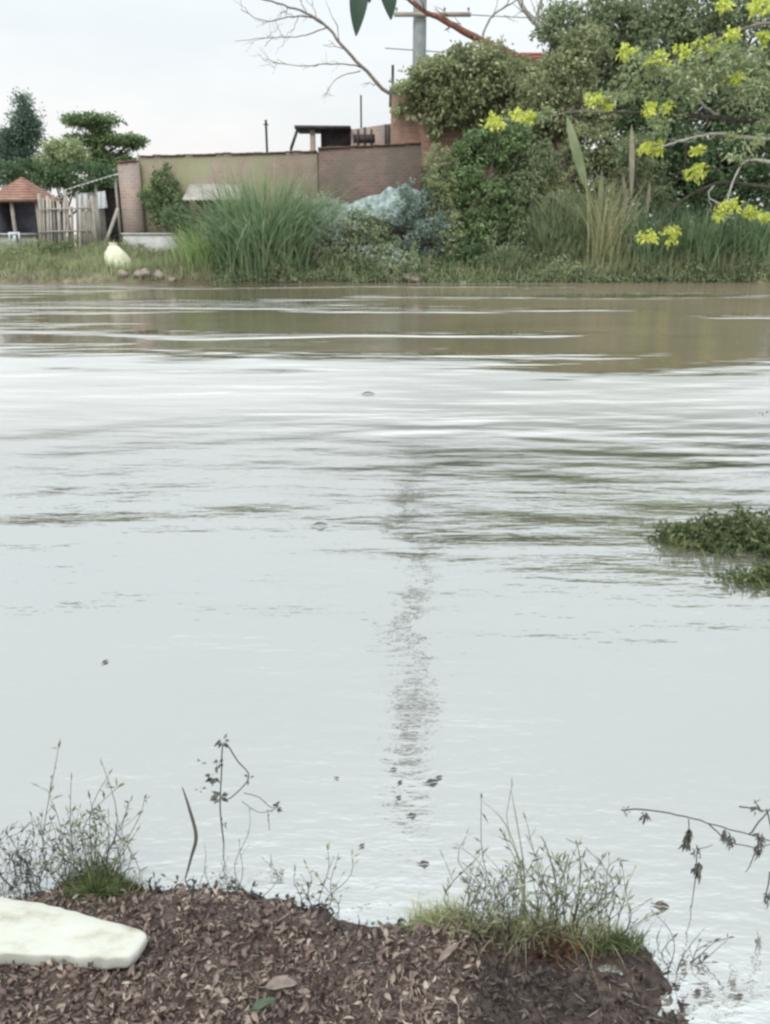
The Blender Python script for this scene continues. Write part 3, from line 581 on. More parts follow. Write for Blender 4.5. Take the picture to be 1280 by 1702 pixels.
# blossom tree overhanging water
Yb=34.6; base=W(1330,440,Yb); base[2]=float(ground_h(base[0],Yb))-.05
root=thing('blossom_tree','tree at the right edge with dark boughs and lime yellow blossom tufts over the water','tree',base)
t=MB(); tr=smoothp(np.array([base,W(1325,330,34.3),W(1345,240,34),W(1330,150,33.8),W(1320,30,33.6)])); t.tube(tr,np.linspace(.3,.14,len(tr)),9); part('trunk',t,M_darkbark,root,True)
for pts,r0,r1,bark in (
  ([(1345,225),(1280,203),(1200,196),(1120,190),(1040,186),(1000,190)],.13,.03,M_darkbark),
  ([(1200,196),(1165,170),(1150,130),(1170,95)],.05,.025,M_palebark),
  ([(1345,235),(1240,228),(1190,222),(1140,232),(1085,248)],.07,.025,M_palebark),
  ([(1240,228),(1245,270),(1160,285)],.05,.02,M_darkbark),
  ([(1330,300),(1280,270),(1240,268),(1220,300),(1205,350)],.07,.02,M_palebark),
  ([(1330,320),(1270,310),(1190,305),(1120,345),(1095,385)],.08,.025,M_darkbark),
  ([(1330,140),(1270,130),(1190,120),(1100,98)],.08,.03,M_bark),
  ([(1040,186),(960,185),(900,195),(830,200)],.035,.014,M_bark),
  ([(1325,50),(1260,40),(1180,72)],.07,.03,M_bark),
  ([(1120,190),(1140,240),(1135,300)],.035,.015,M_darkbark),
  ([(1190,305),(1180,330),(1250,355)],.03,.02,M_palebark)):
    P_=smoothp(polyl(pts,34,32.5)); mb=MB(); mb.tube(P_+rng.normal(size=P_.shape)*.012,np.linspace(r0,r1,len(P_)),7); twigs(mb,P_,4,.014,.9); part('bough',mb,bark,root,True)
mb=MB(); 
for px,py,r_,n in ((1000,165,20,100),(1140,130,60,800),(1200,100,60,800),(1240,150,50,500),(1080,110,40,380),(1270,200,30,160),(1230,240,40,200),(1050,140,30,200),(900,190,20,60),(1100,210,40,200),(1260,120,30,300)):
    blobleaves(mb,[B(px,py,32.8,r_,r_*.6,n)],.2,.09,.25,14,.2,.2)
part('foliage',mb,FM['light'],root)
for px,py,r_ in ((820,202,13),(878,196,10),(990,165,11),(1008,172,8),(1080,180,13),(1108,178,8),(1098,95,17),(1140,82,14),(1178,78,13),(1215,62,12),(1225,130,8),(1070,245,10),(1095,248,12),(1157,252,9),(1158,287,18),(1200,356,13),(1218,342,9),(1250,356,13),(1270,362,8),(1080,392,14),(1113,387,15),(1262,8,16),(1205,8,12),(1270,62,9),(1040,85,9),(860,188,6)):
    mb=MB(); c_=W(px,py,32.4+rng.uniform(-.3,.4)); k=sc(32.6)*r_
    blobleaves(mb,[(c_,(k,k,k*.9),int(30+r_*7))],.17,.10,.12,8,.1,.1)
    part('blossom',mb,FM['yellow'],root)
# ------------------------------------------------------------------ bank shrubs, left to right
shrub('wall_climber','bushy green plant growing up the mossy wall right of the pink pier',[B(262,330,38.7,26,40,1300,.3),B(290,345,38.6,24,30,1000,.3),B(275,300,38.8,20,22,500,.3)],FM['mid'],.16,.09)
shrub('dark_bush','small dark bush under the left side of the tin roofed porch',[B(292,360,37.6,24,18,900,.4)],FM['dark'],.14,.07)
clumpgrass('bright_grass_clump','bright green upright grass clump left of the tall reed clump',340,455,35.0,75,95,420,FM['reedlight'],.05,.35,group='grass clumps on the far bank')
clumpgrass('tall_reed_clump','tallest fountain shaped reed clump, left of the pale shrubs',440,462,34.8,150,190,1300,FM['reed'],.05,.72,group='grass clumps on the far bank',wy=1.)
clumpgrass('tall_pale_grass','light green plume grass standing behind the fountain shaped reed clump',445,430,35.6,130,185,520,FM['light'],.045,.35,group='grass clumps on the far bank')
shrub('pale_shrub','pale grey green shrub right of the tall reed clump',[B(540,400,35.3,38,38,1300,.7),B(520,370,35.6,28,26,700,.6),B(575,380,35.6,30,30,900,.6)],FM['palegrey'],.17,.07)
shrub('leafy_shrub','mid green shrub with broad light tips between the pale shrub and the blue tarp',[B(610,390,35.4,42,45,1500,.8),B(570,430,34.8,40,28,900,.6),B(630,430,34.9,38,30,900,.6)],FM['grey'],.18,.10)
shrub('low_dark_shrub','low dark shrub at the waterline below the pale shrub',[B(590,448,34.4,40,14,600,.4),B(510,452,34.4,30,12,400,.4)],FM['dark'],.14,.07)
shrub('bluish_shrub','bluish green shrub right of the blue tarp',[B(690,350,36.0,45,45,1700,.8),B(715,400,35.3,45,45,1800,.8),B(675,420,35.0,28,32,700,.5)],FM['blue'],.17,.08)
shrub('tall_dark_shrub','tall green shrub with darker heart in front of the right part of the brick house',[B(775,265,37.4,30,30,1300,.8),B(745,310,36.6,45,40,2000,.9),B(815,240,37.4,50,36,2400,1.),B(855,265,37.0,46,56,2300,1.),B(790,330,36.2,60,50,2600,.9),B(770,390,35.6,55,50,2200,.9),B(840,370,36.0,50,60,2000,.9)],FM['mid'],.19,.10)
shrub('deep_green_shrub','deep green shrub at the water edge under the tall dark shrub',[B(770,430,34.9,45,34,1500,.6),B(725,452,34.5,22,16,350,.3)],FM['dark'],.17,.08)
# feathery mound
def feather(name,label,px,py,Y,rx,rz,n,mat,Lb=.8):
    c=W(px,py,Y); kk=sc(Y); d=unit(n); d[:,2]=np.abs(d[:,2]); pos=c+d*np.array([rx*kk,rx*kk*.7,rz*kk])*rng.uniform(.35,.85,n)[:,None]
    mb=MB(); az=np.arctan2(d[:,1],d[:,0])+rng.normal(0,.5,n); mb.blades(pos,Lb*rng.uniform(.4,1,n),az,rng.uniform(.3,1.2,n),.03*rng.uniform(.6,1.4,n),5,1.6)
    return solo(name,mb,mat,label,'shrub',(c[0],Y,float(ground_h(c[0],Y))),'shrubs along the far bank')
feather('feathery_shrub','rounded feathery grey green mound of drooping shoots on the bank',925,425,35.3,75,110,4200,FM['grey'],.8)
feather('low_feathery_shrub','small feathery tuft at the waterline left of the rounded feathery mound',840,450,34.5,40,40,1100,FM['grey'],.6)
shrub('mound_filler_bush','olive bush beneath the large sword shaped leaves',[B(925,330,36.6,55,50,2200,.8),B(1010,370,36.2,46,70,2200,.8),B(985,255,37.2,50,50,2200,.8),B(1050,280,37.0,40,50,1500,.7)],FM['olive'],.18,.09)
# sword-leaved plants
def sword(name,label,px,py,Y,specs,mat):
    c=W(px,py,Y); c[2]=float(ground_h(c[0],Y))-.03
    root=thing(name,label,'plant',c)
    for (bx,tx,ty,wd,ln) in specs:
        mb=MB(); tip=W(tx,ty,Y-.3); b0=W(bx,440,Y); b0[2]=c[2]; n=14; t=np.linspace(0,1,n)
        P_=b0+(tip-b0)*t[:,None]; P_[:,1]+=-ln*np.sin(t*math.pi)*.5; P_[:,2]+=.2*np.sin(t*math.pi); P_[:,0]+=ln*.3*np.sin(t*math.pi)*(1 if tx>bx else -1)
        ww=wd*(.08+np.where(t<.45,0,np.sin(np.clip((t-.45)/.55,0,1)*math.pi)**.7)); ww[-1]=.003
        v=np.stack([P_-np.stack([ww/2,0*t,0*t],1),P_+np.stack([0*t,ww*.15,0*t],1),P_+np.stack([ww/2,0*t,0*t],1)],1).reshape(-1,3)
        i=np.arange(n-1)*3; mb.add(v,[np.stack([i,i+1,i+4,i+3],1),np.stack([i+1,i+2,i+5,i+4],1)]); part('leaf',mb,mat,root,True)
    return root
sword('banana_plant','plant with large upright sword shaped light green leaves right of the olive bush',985,430,35.9,[(1010,942,190,.36,.5),(1000,1000,285,.2,.2),(1010,1060,330,.2,.6)],FM['grey'])
sword('dry_banana_plant','dry brown drooping leafed plant right of the sword leaved plant',1040,430,35.7,[(1045,1050,205,.2,.1),(1040,1036,290,.14,-.3),(1050,1080,300,.14,.4)],FM['dead'])
clumpgrass('straw_clump','straw coloured dead blades mixed into the foot of the tallest reed clump',450,465,34.6,150,110,260,FM['straw'],.04,.8,group='grass clumps on the far bank')
shrub('trailing_bush','pale trailing bush hanging down between the tall green shrub and the feathery mound',[B(880,330,35.9,34,70,1900,.5),B(900,270,36.6,34,40,1300,.5),B(865,410,35.2,26,50,1100,.4)],FM['grey'],.15,.06,droop=.6)
shrub('tangled_bush','light olive tangled bush between the bluish shrub and the tall green shrub',[B(735,330,35.7,26,60,1400,.5),B(752,400,35.0,24,50,1100,.4),B(730,265,36.4,26,24,700,.5)],FM['olive'],.14,.06,droop=.5)
shrub('trailing_bush','pale trailing bush hanging over the dry leafed plant below the dark bough',[B(1060,250,36.0,36,40,1300,.5),B(1085,330,35.8,30,60,1400,.4)],FM['grey'],.15,.06,droop=.6)
shrub('light_bush','light green bush hiding the lower wall between the reed clump and the pale shrub',[B(545,345,36.4,32,20,900,.5),B(500,345,37.0,26,26,700,.5)],FM['palegrey'],.13,.06)
shrub('waterline_bush','ragged light bush drooping into the water below the bluish shrub',[B(650,435,34.5,40,24,1300,.4),B(610,425,34.6,24,20,700,.4)],FM['palegrey'],.12,.05,droop=.7)
clumpgrass('brown_reed_clump','yellowish brown reeds beneath the sword leaved plant',1000,462,34.9,70,180,330,FM['straw'],.05,.3,group='grass clumps on the far bank')
clumpgrass('dark_reed_bed','dark green reeds below the dry leafed plant',1075,462,34.9,80,130,450,FM['reed'],.05,.35,group='grass clumps on the far bank')
clumpgrass('green_reed_bed','blue green reed bed below the lower yellow blossom tufts',1160,462,34.9,110,125,700,FM['reed'],.05,.35,group='grass clumps on the far bank',wy=.8)
clumpgrass('edge_reed_bed','blue green reed bed at the right edge of the far bank',1250,462,34.9,110,120,700,FM['reed'],.05,.35,group='grass clumps on the far bank',wy=.8)
shrub('shadowed_bush','deep green bush behind the reed beds at the right edge',[B(1120,400,36.4,55,50,1700,.8),B(1200,400,36.6,60,55,1700,.8),B(1290,400,36.4,50,60,1500,.8)],FM['dark'],.2,.1)
# left bank grass (uncountable) and rest of fringe
def grassfield(name,label,x0,x1,y0,y1,n,h,mat,wd,lean=.5):
    xs=rng.uniform(x0,x1,n); ys=rng.uniform(y0,y1,n); z=ground_h(xs,ys); ok=(z>.03)&(vnoise(xs,ys,.8,12)+.25>rng.uniform(-.5,.5,n)*.9); xs,ys,z=xs[ok],ys[ok],z[ok]; n=len(xs)
    mb=MB(); mb.blades(np.stack([xs,ys,z-.02],1),h*rng.uniform(.4,1.2,n)*(1+vnoise(xs,ys,.6,13)),rng.uniform(0,6.28,n),np.abs(rng.normal(0,lean,n)),wd*rng.uniform(.6,1.3,n),4)
    return solo(name,mb,mat,label,'grass',((x0+x1)/2,(y0+y1)/2,.5),kind='stuff')
grassfield('bank_grass','rough green and straw grass on the far left bank below the hut',-19,-6.5,33.9,38.3,13000,.55,FM['olive'],.03)
grassfield('bank_grass','straw coloured fringe grass along the foot of the far bank shrubs',-6.5,19,33.75,34.6,2600,.35,FM['straw'],.03)
grassfield('yard_grass','low green grass in the yards behind the bank',-22,-9,38.3,44,4000,.25,FM['mid'],.04)
ug=MB(); n=34000; xs=rng.uniform(-6.8,19,n); ys=rng.uniform(33.75,35.4,n); hm=.12+2.9*np.clip(.42+vnoise(xs,ys*.6,.8,51)+.5*vnoise(xs,ys,2.8,52),0,1.2)**2*(.6+.5*(ys-34)); zz=ground_h(xs,ys)+hm*rng.random(n)**.8*.9
d_=unit(n); d_[:,1]-=.3; d_/=np.linalg.norm(d_,axis=1)[:,None]; ug.leaves(np.stack([xs,ys,zz],1),d_,rng.uniform(.08,.2,n),.06,droop=.35)
solo('undergrowth',ug,FM['grey'],'tangled low greenery matted along the far waterline','undergrowth',(6,34.4,.3),kind='stuff')
ug=MB(); n=5200; xs=rng.uniform(-6.5,19,n); ys=rng.uniform(33.8,35.6,n); ug.blades(np.stack([xs,ys,ground_h(xs,ys)-.03],1),(.5+.9*np.clip(.5+vnoise(xs,ys,.7,61),0,1))*rng.uniform(.5,1.2,n),rng.uniform(0,6.28,n),np.abs(rng.normal(0,.7,n)),.035*rng.uniform(.5,1.4,n),5,1.4)
solo('tall_grass',ug,FM['olive'],'loose pale green grass growing through the shrubs of the far bank','grass',(6,34.6,.3),kind='stuff')
for px,Y_,h_,lab in ((30,36.5,30,'low weedy bush on the grass below the orange roofed hut'),(65,37.9,34,'low weedy bush between the hut and the stake fence'),(120,38.2,40,'weedy bush leaning on the right end of the stake fence'),(170,38.0,34,'weedy bush at the foot of the leaning plank'),(15,35.4,30,'weedy bush nearest the water at the left edge'),(75,35.2,26,'weedy bush near the water below the stake fence'),(225,38.0,30,'weedy bush in front of the pink pier'),(310,36.0,30,'weedy bush left of the bright grass clump'),(95,37.5,28,'low weedy bush at the foot of the stake fence'),(140,37,24,'low weedy bush left of the white sack'),(255,36.2,30,'low weedy bush on the rubble right of the white sack')):
    p_=W(px,420,Y_); zc=float(ground_h(p_[0],Y_)); kk=sc(Y_)
    shrub('weed_bush',lab,[((p_[0],Y_,zc+h_*kk*.35),(h_*kk*1.0,.4,h_*kk*.4),420)],FM['olive'] if px!=95 else FM['mid'],.13,.05,'weedy bushes on the left bank')
# ------------------------------------------------------------------ tarp, sack, rubble
def drape(name,label,cat,pts,mat,Y,seed,amp=.12,dy=.8):
    """crumpled sheet spanning a pixel outline strip: list of (px, top, bottom)"""
    n=len(pts); m=10; mb=MB(); cols=60; v=[]
    pxs=[p[0] for p in pts]; a=np.linspace(pxs[0],pxs[-1],cols)
    tp=np.interp(a,pxs,[p[1] for p in pts]); bt=np.interp(a,pxs,[p[2] for p in pts])
    for r in range(m):
        t=r/(m-1); Yr=Y+dy*(1-t)
        for i in range(cols):
            q=W(a[i],tp[i]+(bt[i]-tp[i])*t,Yr); q[1]+=amp*2*float(vnoise(q[0]*1.,q[2],2.2,seed))+amp*float(vnoise(q[0],q[2],6,seed)); q[2]+=amp*float(vnoise(q[0],t*3.,3.,seed+1)); v.append(q)
    i=(np.arange(m-1)[:,None]*cols+np.arange(cols-1)[None]).ravel(); mb.add(v,np.stack([i,i+1,i+cols+1,i+cols],1))
    v=np.array(v); mb.add(v+[0,.03,-.01],np.stack([i+cols,i+cols+1,i+1,i],1))
    return solo(name,mb,mat,label,cat,tuple(v.mean(0)),smooth=True)
drape('plastic_tarp','crumpled pale blue green plastic sheet lying over the shrubs below the brown wall','tarp',[(535,345,352),(570,338,365),(620,328,362),(650,312,372),(680,305,375),(700,318,350)],M_tarp,35.9,21,amp=.22)
def lump(c,r,seed,n=14):
    th=np.linspace(0,math.pi,n); ph=np.linspace(0,2*math.pi,n*2,endpoint=False); v=[]
    for a in th:
        for b_ in ph:
            d=np.array([math.sin(a)*math.cos(b_),math.sin(a)*math.sin(b_),math.cos(a)]); k_=1+.9*float(vnoise(d[0]*1.5+seed,d[1]*1.5+d[2]*2,1.3,seed))+.2*float(vnoise(d[0]*4+seed,d[2]*4+d[1],1.5,seed)); v.append(np.array(c)+d*np.array(r)*k_)
    m=2*n; f=[[i*m+j,(i+1)*m+j,(i+1)*m+(j+1)%m,i*m+(j+1)%m] for i in range(n-1) for j in range(m)]
    return v,np.array(f)
Ys=35.3; c=W(195,428,Ys); mb=MB(); zb_=float(ground_h(c[0],Ys))
n=12; ring=[]; hs=[(-.06,.5),(.12,.58),(.4,.5),(.7,.36),(.92,.2),(1.0,.13),(1.1,.2)]
for hh,rr in hs:
    for j in range(20):
        a=j/20*2*math.pi; q_=1+.16*math.sin(3*a+hh*4)+.07*math.sin(7*a+hh*9)+.05*math.sin(13*a-hh*14)
        ring.append([c[0]+rr*q_*math.cos(a)-.1*hh,Ys+rr*.6*q_*math.sin(a),zb_+hh*.92])
mb.add(ring,np.array([[i*20+j,i*20+(j+1)%20,(i+1)*20+(j+1)%20,(i+1)*20+j] for i in range(6) for j in range(20)]))
solo('white_sack','bulging cream white sack standing on the far left bank near the pink pier','sack',tuple(c),None) if False else solo('white_sack',mb,M_sack,'bulging cream white sack standing on the far left bank near the pink pier','sack',(c[0],Ys,zb_),smooth=True)
def rubble(px,py,rx,rz,lab,seed,name='rubble_stone',mat=None,Y=34.1):
    c=W(px,py,Y); k=sc(Y); c[2]=max(float(ground_h(c[0],Y))+rz*k*.45,rz*k*.4); mb=MB(); v,f=lump(c,(rx*k,rx*k*.7,rz*k),seed,9); mb.add(v,f)
    solo(name,mb,mat or M_rubble,lab,'stone',(c[0],Y,c[2]-rz*k*.5),'broken stones at the far waterline',smooth=False)
for i,(px,py,rx,rz,lab) in enumerate(((205,463,9,6,'pale stone at the waterline directly below the white sack'),(238,460,12,7,'broad pinkish stone at the waterline right of the white sack'),(262,452,8,9,'tallest pinkish stone of the heap right of the white sack'),(286,464,7,5,'small stone at the right end of the heap beyond the white sack'),(378,466,7,7,'pinkish stone at the waterline under the bright grass clump'),
  (660,457,9,7,'grey stone at the waterline below the bluish shrub, left of its neighbour'),(690,459,15,8,'widest pale grey stone at the waterline below the bluish shrub'),(714,463,7,5,'small pale stone right of the widest grey waterline stone'))):
    rubble(px,py,rx,rz,lab,30+i)
# driftwood on right
c=W(1045,460,34.2); c[2]=.22; root=thing('driftwood','tangle of pale driftwood sticks at the waterline under the dry leafed plant','driftwood',c)
for j in range(9):
    mb=MB(); a=c+rng.normal(size=3)*[.35,.1,.08]; e=np.array([rng.uniform(-1,1),rng.uniform(-.3,.3),rng.uniform(0,.55)]); limb(mb,a-e*.3,a+e*.5,.035,.015,.1,6,6); part('stick',mb,M_palebark,root,True)
# dry hanging stalks at right bank
for px,lab in ((1105,'dry stalk bundle at the waterline under the left lower blossom tuft'),(1210,'dry stalk bundle at the waterline among the right edge reeds')):
    clumpgrass('dry_stalks',lab,px,465,34.35,24,60,45,FM['dead'],.035,.5,group='dry stalk bundles on the far waterline')
# ------------------------------------------------------------------ grass islands in the river
def island(name,label,pxa,pxb,ytop,ybase,n,seed,spread=.16):
    mb=MB(); a=WZ(pxa,ybase); b_=WZ(pxb,ybase); kk=a[1]/.95/F; H=(ybase-ytop)*kk
    k=max(8,n//28); cx=a[0]+(b_[0]-a[0])*rng.random(k)**.75; tt=(cx-a[0])/(b_[0]-a[0]); cy=a[1]+rng.normal(0,spread,k)*(.35+tt); ch=rng.uniform(.25,1.0,k)*(.5+.5*tt)*(.85+.8*vnoise(cx,cx*0,4,seed)); cr=rng.uniform(.015,.07,k)
    idx=rng.integers(0,k,n); xs=cx[idx]+rng.normal(size=n)*cr[idx]; ys=cy[idx]+rng.normal(size=n)*cr[idx]; hh=H*np.clip(ch[idx],.12,1.15)*rng.uniform(.35,1.0,n)
    mb.blades(np.stack([xs,ys,np.full(n,-.02)],1),hh,rng.uniform(0,6.28,n),np.abs(rng.normal(0,.8,n))+.1,.010*rng.uniform(.5,1.8,n),4)
    m_=n; idx=rng.integers(0,k,m_); pos=np.stack([cx[idx]+rng.normal(size=m_)*cr[idx]*1.3,cy[idx]+rng.normal(size=m_)*cr[idx],rng.uniform(0,.75,m_)*H*np.clip(ch[idx],.1,1.1)],1)
    d=unit(m_)+[0,0,.3]; d/=np.linalg.norm(d,axis=1)[:,None]; mb.leaves(pos,d,.045*rng.uniform(.5,1.4,m_),.018)
    # trailing stems lying on the water
    q=n//12; xs=a[0]+rng.uniform(-.12,1,q)*(b_[0]-a[0]); ys=a[1]+rng.normal(0,spread*1.2,q); mb.blades(np.stack([xs,ys,np.full(q,.0)],1),rng.uniform(.02,.05,q),rng.normal(3.1,.9,q),rng.uniform(1.5,4,q),.007,4,.4)
    return solo(name,mb,FM['island'],label,'grass clump',(a[0]*.5+b_[0]*.5,a[1],0),'grass tufts standing in the river')
island('water_grass','largest grass tuft standing in the river at the right edge',1115,1400,822,900,4200,1)
island('water_grass','low yellowish grass tuft in the river just nearer than the largest tuft',1210,1420,928,962,1600,2,.09)
island('water_grass','small distant grass tuft in the river at the right edge',1240,1400,677,692,160,3,.1)
# ------------------------------------------------------------------ near bank: litter
def near_h(x,y): return ground_h(x,y)
n=70000; xs=rng.uniform(-1.35,1.0,n); ys=rng.uniform(1.15,2.15,n); z=near_h(xs,ys); ok=z>rng.uniform(-.004,.012,n); xs,ys,z=xs[ok],ys[ok],z[ok]; n=len(xs)
lit=MB(); lit_t=MB(); d=unit(n); d[:,2]=d[:,2]*.35+.05; d/=np.linalg.norm(d,axis=1)[:,None]
sz=.0018+.0125*rng.random(n)**3.6
# curled leaf shards
def curled(mb,c,d,L,Wd,curl):
    n=len(c); up=np.array([0,0,1.])+rng.normal(size=(n,3))*.4; sd=np.cross(d,up); sd/=np.linalg.norm(sd,axis=1)[:,None]; nn=np.cross(sd,d)
    vs=[]
    for t,wf in ((0,.1),(.3,.85),(.65,.8),(1,.06)):
        m_=c+d*(L*t)[:,None]+nn*(curl*L*np.sin(t*math.pi))[:,None]
        for s_ in (-1,0,1): vs.append(m_+sd*(s_*wf*Wd/2)[:,None]+nn*((0 if s_==0 else .25)*Wd*np.sign(curl))[:,None])
    v=np.stack(vs,1).reshape(-1,3); i=np.arange(n)*12; fs=[]
    for r in range(3):
        for q_ in range(2): fs.append(np.stack([i+r*3+q_,i+r*3+q_+1,i+r*3+q_+4,i+r*3+q_+3],1))
    mb.add(v,fs)
curled(lit,np.stack([xs,ys,z+rng.uniform(-.001,.014,n)],1),d,sz*2.2,sz*rng.uniform(.4,1.3,n),rng.normal(0,.3,n))
solo('leaf_litter',lit,M_litter,'brown purple litter of wet broken leaves covering the near bank','leaf litter',(0,1.5,.08),kind='stuff')
for j in range(500):
    x,y=rng.uniform(-1.2,.85),rng.uniform(1.2,1.95); zz=float(near_h(x,y))
    if zz<.004: continue
    a_=rng.uniform(0,6.28); l_=rng.uniform(.01,.045); p0=np.array([x,y,zz+.006]); dd=np.array([math.cos(a_),math.sin(a_),rng.uniform(-.2,.3)])*l_
    lit_t.tube([p0,p0+dd*.5+rng.normal(0,.002,3),p0+dd],[.0011,.0009,.0005],4)
solo('twig_litter',lit_t,M_wood,'pale broken twiglets scattered through the leaf litter','twigs',(0,1.5,.08),kind='stuff')
# clods
cl=MB(); n=260
for j in range(n):
    x,y=rng.uniform(-1.2,.9),rng.uniform(1.2,2.0); zz=float(near_h(x,y))
    if zz<.03: continue
    r=rng.uniform(.004,.014); v,f=lump((x,y,zz+r*.3),(r*1.3,r,r*.8),j,5); cl.add(v,f)
solo('mud_clods',cl,M_litter,'small dark clods of mud scattered among the leaf litter','mud',(0,1.5,.08),kind='stuff')
# single larger leaves on litter
M_leafpale=rough_mat('pale_leaf',[G(.10,.075,.065),G(.19,.15,.13),G(.28,.23,.19)],30,.3,rough=.6,dist=.002)
M_leafgreen=rough_mat('green_leaf',[G(.03,.05,.03),G(.06,.09,.05),G(.1,.13,.08)],30,.3,rough=.5,dist=.002)
M_leafred=rough_mat('red_leaf',[G(.09,.03,.02),G(.17,.06,.035),G(.26,.12,.07)],30,.3,rough=.6,dist=.002)
def bigleaf(px,py,L,Wd,az,mat,lab,curl=.12,group='large fallen leaves on the near bank',zl=None,name='fallen_leaf'):
    c=WZ(px,py,.09 if zl is None else zl); 
    if zl is None: c[2]=float(near_h(c[0],c[1]))+.022
    mb=MB(); n=9; m_=5; v=[]
    dx,dy=math.cos(az),math.sin(az)
    for i in range(n):
        t=i/(n-1); wf=math.sin(min(1,t*1.02)*math.pi)**.75*.5*Wd+.0008
        for j in range(m_):
            s_=(j/(m_-1)*2-1); x=(t-.5)*L; y=s_*wf
            z_=curl*L*math.sin(t*math.pi*1.)*.5+abs(s_)*wf*.35+.0015*math.sin(t*40+s_*5)
            v.append([c[0]+x*dx-y*dy,c[1]+x*dy+y*dx,c[2]+z_])
    f=[[i*m_+j,i*m_+j+1,(i+1)*m_+j+1,(i+1)*m_+j] for i in range(n-1) for j in range(m_-1)]; mb.add(v,np.array(f))
    mb.tube([[c[0]-dx*L*.72,c[1]-dy*L*.72,c[2]+.004],[c[0]-dx*L*.5,c[1]-dy*L*.5,c[2]+.001]],.0012,5)
    solo(name,mb,mat,lab,'leaf',tuple(c),group,smooth=True)
bigleaf(468,1652,.075,.034,.15,M_leafpale,'largest pinkish grey leaf on the litter at the bottom of the near bank')
bigleaf(440,1690,.06,.02,.5,M_leafgreen,'dull green leaf at the bottom edge below the largest pinkish leaf')
bigleaf(745,1585,.075,.018,.8,M_leafpale,'narrow pale leaf left of the red brown plant clump')
bigleaf(840,1690,.08,.025,.05,M_leafpale,'pale wet leaf at the bottom edge in the dark mud')
# ------------------------------------------------------------------ white foam board
out_top=[(-260,1470),(0,1490),(70,1500),(130,1515),(190,1532),(238,1546),(245,1553),(238,1566),(216,1588),(204,1592),(170,1591),(90,1588),(0,1584),(-260,1575)]
zt_=.125; P_=[WZ(a,b_,zt_-.0) for a,b_ in out_top]
top=np.array(P_); N=len(top); cen=top.mean(0)
def resample(P,m):
    P=np.vstack([P,P[:1]]); s_=np.r_[0,np.cumsum(np.linalg.norm(np.diff(P,axis=0),axis=1))]; t=np.linspace(0,s_[-1],m,endpoint=False); return np.stack([np.interp(t,s_,P[:,i]) for i in range(3)],1)
R_=resample(top,180); cen=R_.mean(0)
rows=[]; 
for sc_,z_,jit in ((0,zt_+.002,0),(.4,zt_+.002,.001),(.8,zt_+.001,.001),(.965,zt_,.001),(.99,zt_-.0015,.002),(1.0,zt_-.006,.003),(1.003,zt_-.018,.003),(.995,zt_-.030,.004),(.985,zt_-.038,.004),(.9,zt_-.043,.002)):
    r=cen+(R_-cen)*sc_; r[:,2]=z_; r+=np.stack([vnoise(R_[:,0],R_[:,1],40,40),vnoise(R_[:,0],R_[:,1],40,41),vnoise(R_[:,0],R_[:,1],14,42)],1)*jit*2.5; rows.append(r)
v=np.vstack(rows); m_=180; mb=MB(); mb.add(v,np.array([[i*m_+j,i*m_+(j+1)%m_,(i+1)*m_+(j+1)%m_,(i+1)*m_+j] for i in range(len(rows)-1) for j in range(m_)]))
v_=np.vstack([rows[-1],[cen-[0,0,.043]]]); mb.add(v_,np.array([[j,(j+1)%m_,m_] for j in range(m_)]))
v2=mb.v; 
solo('foam_board','cream white foam board with a chipped rounded end lying on the near bank','board',tuple(cen),smooth=True) if False else solo('foam_board',mb,M_foam,'cream white foam board with a chipped rounded end lying on the near bank','board',tuple(cen),smooth=True)
# ------------------------------------------------------------------ near plants
def sprig(mb,lf,base,top,r=.0015,leaves=6,L=.035,Wd=.006,bend=.1,side=1.0,tipleaf=True):
    base=np.array(base);top=np.array(top);t=np.linspace(0,1,9)[:,None];H=np.linalg.norm(top-base)
    off=rng.normal(size=3)*[1,.6,.2]*bend*H; of2=rng.normal(size=3)*[1,.6,.2]*bend*H*.35
    P_=base+(top-base)*t+off*np.sin(t*math.pi)+of2*np.sin(t*2*math.pi)
    mb.tube(P_,np.linspace(r,r*.45,9),5)
    for k in range(leaves):
        i=rng.integers(1,9); d=P_[8]-P_[0]; d/=np.linalg.norm(d); e=d*.75+rng.normal(size=3)*[.7,.5,.3]*side; e/=np.linalg.norm(e)
        if rng.random()<.35 and i<7:
            q=P_[i]+e*L*rng.uniform(.8,2.2); mb.tube([P_[i],(P_[i]+q)/2+rng.normal(0,.002,3),q],[r*.55,r*.45,r*.3],4); c0=q
        else: c0=P_[i]
        lf.leaves(c0[None],e[None],L*rng.uniform(.5,1.4),Wd*rng.uniform(.6,1.4),.05,.15)
    if tipleaf:
        d=P_[8]-P_[6]; d/=np.linalg.norm(d); lf.leaves(P_[8][None],d[None],L*1.1,Wd,.05,.05)
def gbase(px,py):
    q=WZ(px,py,0.0); h=float(near_h(q[0],q[1])); q=WZ(px,py,max(h,0.)); q[2]=max(float(near_h(q[0],q[1])),-.01)-.005; return q
def up_at(base,px,py): return W(px,py,base[1])
# left weed
b0=gbase(150,1478); root=thing('left_weed','weedy plant with many thin upright twigs and a mossy green foot behind the foam board','weed',b0)
tw,lf=MB(),MB()
for (bx,by,tx,ty) in ((105,1475,97,1245),(120,1470,85,1330),(125,1470,118,1300),(140,1470,172,1275),(150,1472,180,1290),(165,1472,195,1310),(175,1475,215,1335),(185,1478,240,1330),(160,1475,150,1330),(185,1478,205,1400),(170,1475,168,1350),(130,1472,100,1380),(195,1480,225,1385),(145,1470,135,1360),(110,1470,70,1360)):
    b_=gbase(bx,by); sprig(tw,lf,b_,up_at(b_,tx,ty),.0016,11,.030,.006,.10)
for _ in range(34):
    bx=rng.uniform(95,215); b_=gbase(bx,1478+rng.uniform(-8,10)); sprig(tw,lf,b_,up_at(b_,bx+rng.normal(0,26),rng.uniform(1345,1450)),.0012,8,.024,.006,.14)
